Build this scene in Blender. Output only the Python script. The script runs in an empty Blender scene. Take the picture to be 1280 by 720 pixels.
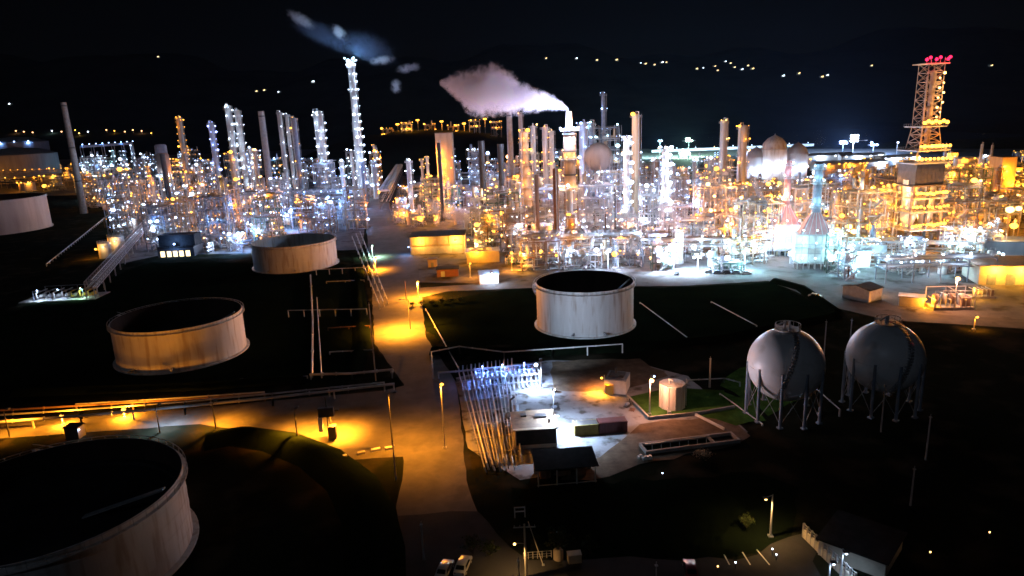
import bpy, math, random
from mathutils import Vector, Matrix
R = random.Random(11)
SC = bpy.context.scene
COL = SC.collection
PI = math.pi
# ---------------------------------------------------------------- camera
CAMZ, PITCH, FPX = 65.0, math.radians(14.0), 860.0
SP, CP = math.sin(PITCH), math.cos(PITCH)
cam = bpy.data.cameras.new("camera")
cam.sensor_width = 36.0
cam.lens = FPX / 1280 * 36.0
cam.clip_start, cam.clip_end = 0.5, 30000
camo = bpy.data.objects.new("camera", cam)
COL.objects.link(camo)
camo.location = (0, 0, CAMZ)
ROLL = 0.04
camo.rotation_euler = (Matrix.Rotation(PI / 2 - PITCH, 3, 'X') @ Matrix.Rotation(-ROLL, 3, 'Z')).to_euler()
SR, CR = math.sin(ROLL), math.cos(ROLL)
SC.camera = camo
SC.view_settings.view_transform = 'Standard'
SC.view_settings.look = 'None'
SC.view_settings.exposure = 0
SC.view_settings.gamma = 1
cy = SC.cycles
SC.render.engine = 'CYCLES'
cy.max_bounces, cy.diffuse_bounces, cy.glossy_bounces = 4, 2, 2
cy.transmission_bounces, cy.volume_bounces, cy.transparent_max_bounces = 2, 1, 6
cy.sample_clamp_indirect = 2.0
cy.sample_clamp_direct = 0
cy.use_denoising = True
cy.use_light_tree = True
cy.caustics_reflective = cy.caustics_refractive = False
cy.volume_step_rate = 2.0
cy.filter_width = 1.6
cy.use_adaptive_sampling = True
cy.adaptive_threshold = 0.025
cy.adaptive_min_samples = 24


def ray(px, py):
    x, y = (px - 640) / FPX, -(py - 360) / FPX
    x, y = x * CR + y * SR, -x * SR + y * CR
    return x, CP + y * SP, -SP + y * CP


def G(px, py, z=0.0):
    """point of the level z seen at a pixel of the 1280x720 photograph"""
    d = ray(px, py)
    t = (z - CAMZ) / d[2]
    return Vector((d[0] * t, d[1] * t, z))


def AT(px, py, Y):
    d = ray(px, py)
    t = Y / d[1]
    return Vector((d[0] * t, Y, CAMZ + d[2] * t))


def PIX(p):
    dx, dy, dz = p[0], p[1], p[2] - CAMZ
    dep = dy * CP - dz * SP
    up = dy * SP + dz * CP
    x, y = dx / dep, up / dep
    return 640 + FPX * (x * CR - y * SR), 360 - FPX * (x * SR + y * CR)


# ---------------------------------------------------------------- materials
def new_mat(name):
    m = bpy.data.materials.new(name)
    m.use_nodes = True
    nt = m.node_tree
    nt.nodes.clear()
    return m, nt, nt.nodes.new('ShaderNodeOutputMaterial')


def link(nt, a, b):
    nt.links.new(a, b)


def ramp(nt, stops):
    r = nt.nodes.new('ShaderNodeValToRGB')
    els = r.color_ramp.elements
    while len(els) < len(stops):
        els.new(0.5)
    for e, (p, c) in zip(els, stops):
        e.position = p
        e.color = (*c, 1) if len(c) == 3 else c
    return r


def surf(name, c0, c1=None, scale=0.25, rough=0.6, metal=0.0, detail=5, streak=False, bump=0.0, contrast=(0.3, 0.7), obj=True, dirt=None, spec=.5):
    m, nt, out = new_mat(name)
    b = nt.nodes.new('ShaderNodeBsdfPrincipled')
    link(nt, b.outputs[0], out.inputs[0])
    b.inputs['Roughness'].default_value = rough
    b.inputs['Metallic'].default_value = metal
    b.inputs['Specular IOR Level'].default_value = spec
    tc = nt.nodes.new('ShaderNodeTexCoord')
    src = tc.outputs['Object']
    if not obj:
        g = nt.nodes.new('ShaderNodeNewGeometry')
        src = g.outputs['Position']
    if streak:
        mp = nt.nodes.new('ShaderNodeMapping')
        mp.inputs['Scale'].default_value = (1, 1, 0.12)
        link(nt, src, mp.inputs[0])
        src = mp.outputs[0]
    n = nt.nodes.new('ShaderNodeTexNoise')
    n.inputs['Scale'].default_value = scale
    n.inputs['Detail'].default_value = detail
    n.inputs['Roughness'].default_value = 0.65
    link(nt, src, n.inputs['Vector'])
    c1 = c1 or tuple(x * 0.6 for x in c0)
    r = ramp(nt, [(contrast[0], c1), (contrast[1], c0)])
    link(nt, n.outputs[0], r.inputs[0])
    colout = r.outputs[0]
    if dirt:
        n2 = nt.nodes.new('ShaderNodeTexNoise')
        n2.inputs['Scale'].default_value = dirt[1]
        n2.inputs['Detail'].default_value = 6
        link(nt, src, n2.inputs['Vector'])
        r2 = ramp(nt, [(0.52, (0, 0, 0)), (0.66, (1, 1, 1))])
        link(nt, n2.outputs[0], r2.inputs[0])
        mx = nt.nodes.new('ShaderNodeMix')
        mx.data_type = 'RGBA'
        link(nt, r2.outputs[0], mx.inputs[0])
        link(nt, colout, mx.inputs[6])
        mx.inputs[7].default_value = (*dirt[0], 1)
        colout = mx.outputs[2]
    link(nt, colout, b.inputs['Base Color'])
    if bump:
        bp = nt.nodes.new('ShaderNodeBump')
        bp.inputs['Strength'].default_value = bump
        bp.inputs['Distance'].default_value = 0.3
        link(nt, n.outputs[0], bp.inputs['Height'])
        link(nt, bp.outputs[0], b.inputs['Normal'])
    return m


def emit(name, c, s):
    m, nt, out = new_mat(name)
    e = nt.nodes.new('ShaderNodeEmission')
    e.inputs[0].default_value = (*c, 1)
    e.inputs[1].default_value = s
    link(nt, e.outputs[0], out.inputs[0])
    try:
        m.cycles.emission_sampling = 'NONE'
    except Exception:
        pass
    return m


M = {}
M['ground'] = surf('ground_soil', (.015, .017, .011), (.006, .008, .005), 0.03, .95, obj=False, dirt=((.03, .026, .018), .11), spec=0)
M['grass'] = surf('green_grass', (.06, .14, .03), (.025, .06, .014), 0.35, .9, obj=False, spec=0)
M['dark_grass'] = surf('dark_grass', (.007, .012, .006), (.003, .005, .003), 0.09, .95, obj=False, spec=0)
M['apron'] = surf('plant_concrete', (.15, .145, .14), (.06, .06, .06), 0.06, .8, obj=False, dirt=((.04, .035, .03), .16), spec=.06)
M['yard'] = surf('yard_concrete', (.27, .28, .30), (.17, .175, .19), 0.12, .75, obj=False, dirt=((.07, .06, .05), .3), spec=.06)
M['dirtyard'] = surf('yard_gravel', (.17, .13, .09), (.08, .06, .045), 0.4, .95, obj=False, spec=.06)
M['asphalt'] = surf('road_asphalt', (.115, .108, .10), (.06, .057, .053), 0.12, .8, obj=False, dirt=((.07, .065, .06), .22), spec=.1)
M['oldroad'] = surf('worn_asphalt', (.045, .044, .042), (.022, .022, .022), 0.1, .85, obj=False, spec=.06)  # worn asphalt tone that also carries the near road's fall into darkness
M['paint_line'] = surf('road_paint', (.7, .7, .66), (.4, .4, .38), 1.0, .7, obj=False)
M['water'] = surf('bay_water', (.012, .02, .028), (.008, .012, .02), .02, .12, obj=False)
M['hill'] = surf('hill_scrub', (.018, .022, .014), (.006, .008, .005), 0.006, .95, obj=False, spec=0)
M['tank'] = surf('tank_white_paint', (.72, .72, .70), (.53, .51, .48), 0.30, .55, streak=True, detail=9, contrast=(.28, .62), dirt=((.46, .40, .34), .8))
M['tank_grey'] = surf('tank_grey_paint', (.42, .43, .45), (.28, .29, .31), 0.15, .55, streak=True)
M['tank_tan'] = surf('tank_tan_paint', (.55, .45, .37), (.38, .30, .25), 0.15, .55, streak=True)
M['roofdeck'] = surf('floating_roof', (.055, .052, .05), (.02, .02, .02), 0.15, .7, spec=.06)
M['white'] = surf('white_steel', (.70, .70, .68), (.48, .47, .45), 0.5, .5)
M['steel'] = surf('galvanised_steel', (.46, .47, .48), (.28, .29, .30), 0.7, .45, metal=.25)
M['alu'] = surf('insulation_cladding', (.62, .62, .62), (.42, .42, .42), 0.35, .38, metal=.35, streak=True)
M['dark'] = surf('dark_steel', (.05, .05, .055), (.025, .025, .025), 0.5, .6)
M['brown'] = surf('weathered_brown_steel', (.34, .24, .18), (.18, .12, .09), 0.35, .6, streak=True)
M['tan'] = surf('tan_cladding', (.52, .42, .28), (.34, .26, .17), 0.3, .6, streak=True)
M['rust'] = surf('rusty_pipe', (.25, .13, .07), (.11, .06, .035), 0.8, .75)
M['green'] = surf('green_steel', (.12, .22, .17), (.06, .12, .09), 0.5, .55)
M['bluegrey'] = surf('blue_grey_steel', (.25, .30, .38), (.14, .17, .22), 0.5, .5)
M['pinkred'] = surf('faded_red_steel', (.50, .20, .19), (.30, .12, .12), 0.4, .6)
M['yellow'] = surf('yellow_paint', (.62, .42, .06), (.38, .25, .04), 0.4, .55)
M['concrete'] = surf('concrete', (.36, .35, .33), (.22, .21, .20), 0.5, .85)
M['inner'] = surf('rusty_inner_wall', (.075, .05, .04), (.03, .024, .02), 0.2, .9, streak=True, spec=.1)  # rust tone taken near black to carry the shade inside open tanks
M['sphere'] = surf('sphere_paint', (.76, .77, .79), (.68, .69, .71), 0.12, .4, dirt=((.60, .60, .60), .3))
M['roofdark'] = surf('dark_roofing', (.035, .034, .033), (.018, .018, .018), 0.5, .8, spec=.06)
M['roofrust'] = surf('rusty_roofing', (.20, .13, .08), (.08, .055, .04), 0.7, .8)
M['bwall'] = surf('cream_wall', (.55, .51, .42), (.40, .37, .30), 0.5, .8)
M['maroon'] = surf('maroon_paint', (.13, .03, .03), (.07, .02, .02), 0.6, .6)
M['skip'] = surf('yellow_skip', (.45, .34, .09), (.27, .20, .06), 0.7, .65)
M['glass'] = surf('dark_glass', (.02, .025, .03), (.015, .018, .02), 0.5, .08)
M['carred'] = surf('car_red_paint', (.30, .05, .06), (.26, .045, .05), 0.5, .25)
M['carwhite'] = surf('car_white_paint', (.62, .62, .63), (.55, .55, .56), 0.5, .25)
M['rubber'] = surf('tyre_rubber', (.02, .02, .02), (.012, .012, .012), 1, .9)
M['bark'] = surf('tree_bark', (.05, .038, .026), (.025, .02, .015), 2, .9, spec=.06)
M['leaf'] = surf('tree_leaves', (.05, .07, .025), (.02, .03, .012), .6, .8, spec=.06)
M['chain'] = surf('chain_link', (.30, .31, .32), (.2, .2, .2), 1, .5, metal=.4)

LC = {'amber': (1, .31, .015), 'sodium': (1, .40, .04), 'warm': (1, .54, .18), 'pink': (1, .39, .20), 'white': (.56, .73, 1),
      'blue': (.20, .42, 1), 'cyan': (.40, .80, 1), 'green': (.55, 1, .72), 'red': (1, .02, .085), 'deepblue': (.14, .28, 1)}
for k, c in LC.items():
    M['lamp_' + k] = emit('lamp_glow_' + k, tuple(.75 * v + .25 * max(c) * w for v, w in zip(c, (1, 1, 1) if c[2] > .5 else (1, .75, .15))) if k != 'red' else c, {'amber': 6, 'sodium': 6, 'warm': 7, 'pink': 7, 'red': 3.6, 'deepblue': 9, 'blue': 9}.get(k, 9))
M['lit_window'] = emit('lit_window', (1, .78, .42), 3.0)
M['lit_white'] = emit('lit_window_white', (.8, .9, 1), 3.5)


# ---------------------------------------------------------------- mesh builder
def frame_of(d):
    d = d.normalized()
    up = Vector((0, 0, 1)) if abs(d.z) < .95 else Vector((1, 0, 0))
    a = d.cross(up).normalized()
    return a, a.cross(d).normalized()


class MB:
    def __init__(s):
        s.v, s.f = [], []

    def box(s, c, size, rz=0.0):
        hx, hy, hz = size[0] / 2, size[1] / 2, size[2] / 2
        ca, sa = math.cos(rz), math.sin(rz)
        n = len(s.v)
        for dz in (-hz, hz):
            for dx, dy in ((-hx, -hy), (hx, -hy), (hx, hy), (-hx, hy)):
                s.v.append((c[0] + dx * ca - dy * sa, c[1] + dx * sa + dy * ca, c[2] + dz))
        for q in ((3, 2, 1, 0), (4, 5, 6, 7), (0, 1, 5, 4), (1, 2, 6, 5), (2, 3, 7, 6), (3, 0, 4, 7)):
            s.f.append(tuple(n + i for i in q))
        return s

    def bar(s, p, q, r, n=6, r2=None, caps=True):
        p, q = Vector(p), Vector(q)
        if (q - p).length < 1e-6:
            return s
        a, b = frame_of(q - p)
        r2 = r if r2 is None else r2
        k = len(s.v)
        for c, rr in ((p, r), (q, r2)):
            for i in range(n):
                t = 2 * PI * (i + .5) / n
                s.v.append(tuple(c + a * (rr * math.cos(t)) + b * (rr * math.sin(t))))
        for i in range(n):
            j = (i + 1) % n
            s.f.append((k + i, k + j, k + n + j, k + n + i))
        if caps:
            s.f.append(tuple(k + i for i in reversed(range(n))))
            s.f.append(tuple(k + n + i for i in range(n)))
        return s

    def tube(s, pts, r, n=6):
        for p, q in zip(pts[:-1], pts[1:]):
            d = (Vector(q) - Vector(p)).normalized() * (r * .7)
            s.bar(Vector(p) - d, Vector(q) + d, r, n)
        return s

    def beam(s, p, q, w, h=None):
        p, q = Vector(p), Vector(q)
        h = h or w
        a, b = frame_of(q - p)
        n = len(s.v)
        for c in (p, q):
            for i, j in ((-1, -1), (1, -1), (1, 1), (-1, 1)):
                s.v.append(tuple(c + a * (w / 2 * i) + b * (h / 2 * j)))
        for f in ((3, 2, 1, 0), (4, 5, 6, 7), (0, 1, 5, 4), (1, 2, 6, 5), (2, 3, 7, 6), (3, 0, 4, 7)):
            s.f.append(tuple(n + i for i in f))
        return s

    def lathe(s, c, prof, n=24, a0=0.0, a1=2 * PI):
        full = abs(a1 - a0 - 2 * PI) < 1e-6
        k = len(s.v)
        m = n if full else n + 1
        for r, z in prof:
            for i in range(m):
                t = a0 + (a1 - a0) * i / n
                s.v.append((c[0] + r * math.cos(t), c[1] + r * math.sin(t), c[2] + z))
        for j in range(len(prof) - 1):
            for i in range(n):
                i2 = (i + 1) % m if full else i + 1
                s.f.append((k + j * m + i, k + j * m + i2, k + (j + 1) * m + i2, k + (j + 1) * m + i))
        return s

    def disc(s, c, r, n=24):
        k = len(s.v)
        for i in range(n):
            t = 2 * PI * i / n
            s.v.append((c[0] + r * math.cos(t), c[1] + r * math.sin(t), c[2]))
        s.f.append(tuple(range(k, k + n)))
        return s

    def ring(s, c, r0, r1, z0, z1, n=24, a0=0.0, a1=2 * PI):
        return s.lathe(c, [(r0, z0), (r1, z0), (r1, z1), (r0, z1), (r0, z0)], n, a0, a1)

    def capsule(s, p, q, r, n=14, dish=.5):
        """horizontal or vertical pressure vessel with dished ends"""
        p, q = Vector(p), Vector(q)
        d = (q - p).normalized()
        a, b = frame_of(d)
        k = len(s.v)
        rows = [(p - d * r * dish, .02), (p - d * r * dish * .7, .7), (p, 1), (q, 1), (q + d * r * dish * .7, .7), (q + d * r * dish, .02)]
        for c, f in rows:
            for i in range(n):
                t = 2 * PI * i / n
                s.v.append(tuple(c + a * (r * f * math.cos(t)) + b * (r * f * math.sin(t))))
        for j in range(len(rows) - 1):
            for i in range(n):
                i2 = (i + 1) % n
                s.f.append((k + j * n + i, k + j * n + i2, k + (j + 1) * n + i2, k + (j + 1) * n + i))
        return s

    def sphere(s, c, r, n=24, m=14):
        return s.lathe(c, [(max(r * math.sin(PI * j / m), .001), -r * math.cos(PI * j / m)) for j in range(m + 1)], n)

    def prism(s, pts, z0, z1):
        k, n = len(s.v), len(pts)
        for z in (z0, z1):
            for p in pts:
                s.v.append((p[0], p[1], z))
        s.f.append(tuple(k + i for i in reversed(range(n))))
        s.f.append(tuple(k + n + i for i in range(n)))
        for i in range(n):
            j = (i + 1) % n
            s.f.append((k + i, k + j, k + n + j, k + n + i))
        return s

    def poly(s, pts):
        k = len(s.v)
        s.v += [tuple(p) for p in pts]
        s.f.append(tuple(range(k, k + len(pts))))
        return s

    def build(s, name, mat, parent=None, smooth=False, loc=None):
        me = bpy.data.meshes.new(name)
        me.from_pydata(s.v, [], s.f)
        me.materials.append(M[mat] if isinstance(mat, str) else mat)
        if smooth:
            me.polygons.foreach_set('use_smooth', [True] * len(me.polygons))
            me.set_sharp_from_angle(angle=math.radians(40))
        me.update()
        o = bpy.data.objects.new(name, me)
        COL.objects.link(o)
        if parent:
            o.parent = parent
        if loc is not None:
            o.location = loc
        return o


LABELS = {}
LAND = []       # landmarks that automatic labels may name: (x, y, words)


def tag(o, label, cat, group=None, kind=None):
    o['label'] = label
    o['category'] = cat
    if group:
        o['group'] = group
    if kind:
        o['kind'] = kind
    LABELS.setdefault(label, []).append(o)
    return o


def thing(name, label, cat, loc=(0, 0, 0), rz=0.0, group=None, land=None):
    o = bpy.data.objects.new(name, None)
    o.empty_display_size = 1
    COL.objects.link(o)
    o.location = loc
    o.rotation_euler = (0, 0, rz)
    if land:
        LAND.append((loc[0], loc[1], land))
    return tag(o, label, cat, group)


def struct(name, mb, mat, label=None, smooth=False):
    o = mb.build(name, mat, None, smooth)
    o['kind'] = 'structure'
    o['label'] = label or name.replace('_', ' ')
    return o


def copy_tree(o, parent=None):
    c = o.copy()
    COL.objects.link(c)
    if parent:
        c.parent = parent
    for ch in list(o.children):
        copy_tree(ch, c)
    return c


# ---------------------------------------------------------------- lamps
LG = [3.0]
NL = [0]
_bulb = {}


def bulb_mesh(col):
    if col not in _bulb:
        mb = MB()
        mb.sphere((0, 0, 0), 1.0, 8, 5)
        me = bpy.data.meshes.new('lamp')
        me.from_pydata(mb.v, [], mb.f)
        me.materials.append(M['lamp_' + col])
        me.update()
        _bulb[col] = me
    return _bulb[col]


def light(parent, p, col, power, radius=.4, spot=None, rot=None):
    NL[0] += 1
    L = bpy.data.lights.new('lamp_light', 'SPOT' if spot else 'POINT')
    L.energy = power * LG[0]
    L.color = LC[col]
    L.shadow_soft_size = radius
    if spot:
        L.spot_size = math.radians(spot)
        L.spot_blend = .9
    o = bpy.data.objects.new('lamp_light', L)
    COL.objects.link(o)
    if parent:
        o.parent = parent
    o.location = p
    if rot:
        o.rotation_euler = rot
    return o


def lamp(parent, p, col, size=.4, power=0, spot=None, off=None):
    o = bpy.data.objects.new('lamp', bulb_mesh(col))
    COL.objects.link(o)
    o.parent = parent
    o.location = p
    o.scale = (size, size, size * .8)
    if power:
        q = Vector(p) + Vector(off if off else (0, 0, -size * 1.3))
        light(parent, q, col, power, min(.4, size), spot)
    return o


def top_z(py, Y, px):
    return AT(px, py, Y).z


def YY(px, Y):
    """distance, at this side of the picture, of the ground seen at the height where the middle shows distance Y"""
    b = 360 + FPX * math.tan(math.atan(CAMZ / Y) - PITCH)
    return G(px, b).y


def x_at(px, py, Y):
    return AT(px, py, Y).x


def gpoly(pix, z, sub=0):
    return [G(px, py, z) for px, py in pix]
HAZE = 8e-6
# ================================================================ world
W = bpy.data.worlds.new("World")
SC.world = W
W.use_nodes = True
wn = W.node_tree
bg = wn.nodes['Background']
sky = wn.nodes.new('ShaderNodeTexSky')
sky.sky_type = 'NISHITA'
sky.sun_disc = False
sky.sun_elevation = math.radians(28)
sky.sun_rotation = math.radians(212)
wn.links.new(sky.outputs[0], bg.inputs[0])
bg.inputs[1].default_value = 0.00015
moon_fill = bpy.data.lights.new('moon', 'SUN')  # faint bluish fill added to lift the tank and sphere fronts
moon_fill.energy = 0.06
moon_fill.angle = math.radians(.5)
moon_fill.color = (.62, .76, 1)
mo = bpy.data.objects.new('moon', moon_fill)
COL.objects.link(mo)
mo.rotation_euler = (math.radians(62), 0, math.radians(-32))

# ================================================================ ground, roads, water, hills
struct('ground', MB().poly([(-4200, -250, 0), (4200, -250, 0), (4200, 3900, 0), (-4200, 3900, 0)]), 'ground', 'dark soil and rough grass ground')


def sheet(name, pix, z, mat, label=None, rag=None):
    """flat sheet on the ground; its edge wanders a little, as an unkerbed edge does"""
    rag = rag if rag is not None else (.25 if 'road' in name or name in ('yard', 'plant_pavement') else .9)
    rj = random.Random(len(label or name))
    pts = gpoly(pix, z)
    out = []
    for a, b in zip(pts, pts[1:] + pts[:1]):
        L = (b - a).length
        n = max(1, min(40, int(L / 3.5)))
        d = (b - a).normalized().cross(Vector((0, 0, 1)))
        for k in range(n):
            p = a.lerp(b, k / n)
            out.append(p + d * (rag * rj.uniform(-1, 1) if k else 0))
    return struct(name, MB().poly(out), mat, label)


sheet('plant_pavement', [(500, 352), (640, 356), (800, 356), (900, 350), (960, 347), (1010, 358), (1060, 384), (1110, 398), (1290, 408), (1330, 300), (1330, 186), (500, 186), (490, 300)], .02, 'apron', 'pale concrete paving under the process units')
sheet('plant_pavement', [(150, 330), (200, 319), (330, 316), (452, 312), (470, 186), (-40, 186), (-40, 246), (110, 244), (140, 270)], .02, 'apron', 'pale concrete paving under the older units')
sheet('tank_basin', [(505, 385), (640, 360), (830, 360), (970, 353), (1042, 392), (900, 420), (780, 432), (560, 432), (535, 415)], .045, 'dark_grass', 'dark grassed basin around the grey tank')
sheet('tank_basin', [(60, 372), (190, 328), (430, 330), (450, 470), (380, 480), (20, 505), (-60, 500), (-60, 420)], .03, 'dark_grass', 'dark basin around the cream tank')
sheet('central_road', [(505, 480), (468, 430), (463, 330), (455, 265), (447, 225), (472, 225), (492, 265), (522, 330), (532, 420), (572, 480), (583, 600), (597, 640), (494, 646), (503, 600)], .06, 'asphalt', 'asphalt road running between the tanks to the plant')
sheet('cross_road', [(-60, 553), (0, 548), (250, 530), (370, 548), (440, 575), (520, 570), (560, 560), (562, 468), (480, 488), (300, 505), (150, 516), (0, 524), (-60, 530)], .075, 'asphalt', 'asphalt road passing the pipe track')
sheet('plant_road', [(525, 372), (560, 364), (660, 360), (860, 357), (960, 351), (1050, 386), (1110, 400), (1300, 412), (1300, 400), (1110, 390), (1060, 376), (1000, 350), (960, 341), (820, 347), (640, 352), (520, 360)], .08, 'asphalt', 'road along the front of the process units')
sheet('yard', [(585, 560), (570, 472), (640, 455), (690, 450), (790, 452), (860, 470), (935, 540), (915, 552), (770, 582), (650, 600)], .09, 'yard', 'pale concrete yard')
sheet('yard_gravel', [(690, 452), (800, 448), (835, 470), (770, 488), (690, 488)], .105, 'dirtyard', 'brown gravel strip at the back of the yard')
sheet('yard_gravel', [(775, 552), (800, 530), (905, 520), (938, 545), (920, 556), (780, 588), (740, 600), (700, 600)], .105, 'dirtyard', 'brown gravel by the brick sump')
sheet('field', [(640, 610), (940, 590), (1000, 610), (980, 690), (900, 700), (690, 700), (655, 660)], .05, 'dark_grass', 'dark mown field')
sheet('car_park', [(455, 745), (482, 668), (494, 645), (597, 639), (610, 652), (660, 700), (920, 700), (1010, 665), (1040, 745)], .1, 'oldroad', 'dark asphalt car park')
# parking bay lines
mb = MB()
for a, b in (((928, 690), (938, 706)), ((946, 687), (962, 706)), ((905, 693), (912, 706))):
    p, q = G(*a, .115), G(*b, .115)
    d = (q - p).normalized().cross(Vector((0, 0, 1))) * .08
    mb.poly([p - d, q - d, q + d, p + d])
struct('bay_marking', mb, 'paint_line', 'white parking bay lines')

# the grassed mound with its kerb
gm = [G(*p, .12) for p in ((786, 496), (838, 484), (905, 488), (915, 512), (870, 519), (812, 524))]
struct('lawn', MB().poly(gm), 'grass', 'green grass round the pale tank')
sheet('lawn', [(868, 519), (915, 511), (905, 490), (940, 500), (958, 526), (920, 532)], .135, 'grass', 'green grass slope beside the kerb')
sheet('lawn', [(900, 482), (925, 460), (955, 455), (1000, 500), (960, 520), (930, 500)], .12, 'grass', 'green grass under the round tank')

# bay water and far hills
struct('water', MB().poly([(250, 1150, .05), (900, 1150, .05), (900, 1900, .05), (250, 1900, .05)]), 'water', 'dark water of the bay')


def hill_z(x, y):
    t = max(0, (y - 1750) / 1650)
    s = t * t * (3 - 2 * t) if t < 1 else 1
    n = 40 * math.sin(x * .0031 + 1.3) + 26 * math.sin(x * .0072 + y * .002) + 14 * math.sin(x * .017 + 2) + 9 * math.sin(y * .011 + x * .004)
    side = 60 * max(0, -x / 2400)
    return -6 + s * (335 + n + side)


mb = MB()
NX, NY = 90, 40
for j in range(NY + 1):
    y = 1700 + 1900 * j / NY
    for i in range(NX + 1):
        x = -3900 + 7800 * i / NX
        mb.v.append((x, y, hill_z(x, y)))
for j in range(NY):
    for i in range(NX):
        k = j * (NX + 1) + i
        mb.f.append((k, k + 1, k + NX + 2, k + NX + 1))
struct('hills', mb, 'hill', 'black hillside behind the plant', True)
# low rise carrying the amber tank terrace
mb = MB()
for j in range(13):
    for i in range(25):
        u, v = i / 24 * 2 - 1, j / 12 * 2 - 1
        mb.v.append((-120 + 200 * u, 1010 + 170 * v, -2 + 54 * max(0, 1 - u * u) ** .7 * max(0, 1 - v * v) ** .6 + 1.2 * math.sin(i * 2.1 + j)))
for j in range(12):
    for i in range(24):
        k = j * 25 + i
        mb.f.append((k, k + 1, k + 26, k + 25))
struct('terrain', mb, 'hill', 'dark rise behind the units', True)


def bank(pix, w, h, label):
    """earth bank of triangular section following ground points"""
    pts = [G(*p) for p in pix]
    mb = MB()
    for i, p in enumerate(pts):
        a = pts[max(0, i - 1)]
        b = pts[min(len(pts) - 1, i + 1)]
        d = (b - a).normalized().cross(Vector((0, 0, 1)))
        for off, z in ((-w, -.1), (-w * .2, h), (w * .2, h), (w, -.1)):
            mb.v.append((p.x + d.x * off, p.y + d.y * off, z * (1 + .1 * math.sin(i * 1.7))))
    for i in range(len(pts) - 1):
        for j in range(3):
            k = i * 4 + j
            mb.f.append((k, k + 1, k + 5, k + 4))
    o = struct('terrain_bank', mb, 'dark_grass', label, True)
    return o


bank([(258, 552), (300, 545), (350, 552), (400, 572), (440, 604), (462, 645), (470, 690), (468, 740)], 5, 1.6, 'earth bank curving round the nearest tank')
bank([(540, 440), (640, 442), (780, 436), (900, 424), (1045, 396)], 3.2, 1.5, 'earth bank in front of the grey tank')
bank([(968, 352), (1004, 362), (1046, 392)], 3, 1.4, 'earth bank beside the plant road')
bank([(440, 470), (452, 430), (448, 370), (446, 334)], 3, 1.3, 'earth bank beside the central road')
bank([(20, 492), (120, 488), (260, 483), (380, 474)], 3, 1.3, 'earth bank in front of the cream tank')
# ================================================================ tanks and spheres
def storage_tank(px, py, rpx, h, label, mat='tank', open_top=True, deck=.35, land=None, ground=None, stair=2.0, streaks=True, Y=None, group='large storage tanks', inner=None):
    """px,py = centre of the rim in the photograph, rpx = half its width"""
    if Y is None:
        c = G(px, py, h)
    else:
        Y = YY(px, Y)
        c = AT(px, py, Y)
        h = c.z
    dep = c.y * CP - (c.z - CAMZ) * SP
    r = rpx * dep / FPX
    t = thing('storage_tank', label, 'tank', (c.x, c.y, 0), 0, group, land)
    if open_top:
        MB().lathe((0, 0, 0), [(r, 0), (r, h), (r - .12, h)], 72).build('shell', mat, t, True)
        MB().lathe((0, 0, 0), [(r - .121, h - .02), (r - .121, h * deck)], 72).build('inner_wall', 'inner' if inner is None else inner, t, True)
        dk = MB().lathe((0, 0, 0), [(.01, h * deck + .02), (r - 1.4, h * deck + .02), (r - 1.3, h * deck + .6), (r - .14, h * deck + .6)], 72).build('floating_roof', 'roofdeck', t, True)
        MB().beam((r - 1.0, 0, h), (r * .25, 0, h * deck + .4), 1.0, .25).build('rolling_ladder', 'steel', dk)
        mb = MB()
        mb.ring((0, 0, 0), r + .002, r + .7, h - 1.0, h - .85, 72)
        mb.build('wind_girder', mat, t, True)
    else:
        MB().lathe((0, 0, 0), [(r, 0), (r, h), (r * .6, h + r * .14), (.01, h + r * .2)], 48).build('shell', mat, t, True)
    mb = MB()
    for k in range(1, 5):
        mb.ring((0, 0, 0), r + .003, r + .05, h * k / 5 - .04, h * k / 5 + .04, 72)
    mb.ring((0, 0, 0), r + .003, r + .9, 0, .35, 72)
    mb.build('weld_band', mat, t, True)
    # spiral stair
    mb = MB()
    n = 26
    prev = None
    for k in range(n + 1):
        a = stair + k / n * 1.25
        z = h * k / n
        p = ((r + .75) * math.cos(a), (r + .75) * math.sin(a), z)
        mb.box(p, (1.0, .6, .12), a)
        if prev:
            mb.bar((prev[0] * 1.012, prev[1] * 1.012, prev[2] + 1), (p[0] * 1.012, p[1] * 1.012, p[2] + 1), .06, 4)
            mb.beam((prev[0] * 1.01, prev[1] * 1.01, prev[2]), (p[0] * 1.01, p[1] * 1.01, p[2]), .12, .3)
        prev = p
    mb.build('stair', 'steel', t)
    mb = MB()
    for k in range(56):
        a = 2 * PI * k / 56
        mb.bar(((r + .6) * math.cos(a), (r + .6) * math.sin(a), h - .85), ((r + .6) * math.cos(a), (r + .6) * math.sin(a), h + .25), .04, 4)
    mb.ring((0, 0, 0), r + .56, r + .64, h + .2, h + .28, 72)
    mb.build('handrail', 'steel', t)
    # inlet nozzle
    mb = MB()
    for a in (-1.9, -1.3):
        mb.bar(((r - .1) * math.cos(a), (r - .1) * math.sin(a), 1.2), ((r + 2.2) * math.cos(a), (r + 2.2) * math.sin(a), 1.2), .3, 8)
        mb.bar(((r + 1) * math.cos(a), (r + 1) * math.sin(a), 1.2), ((r + 1.15) * math.cos(a), (r + 1.15) * math.sin(a), 1.2), .5, 8)
    mb.build('nozzle', 'steel', t, True)
    return t, r


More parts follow.
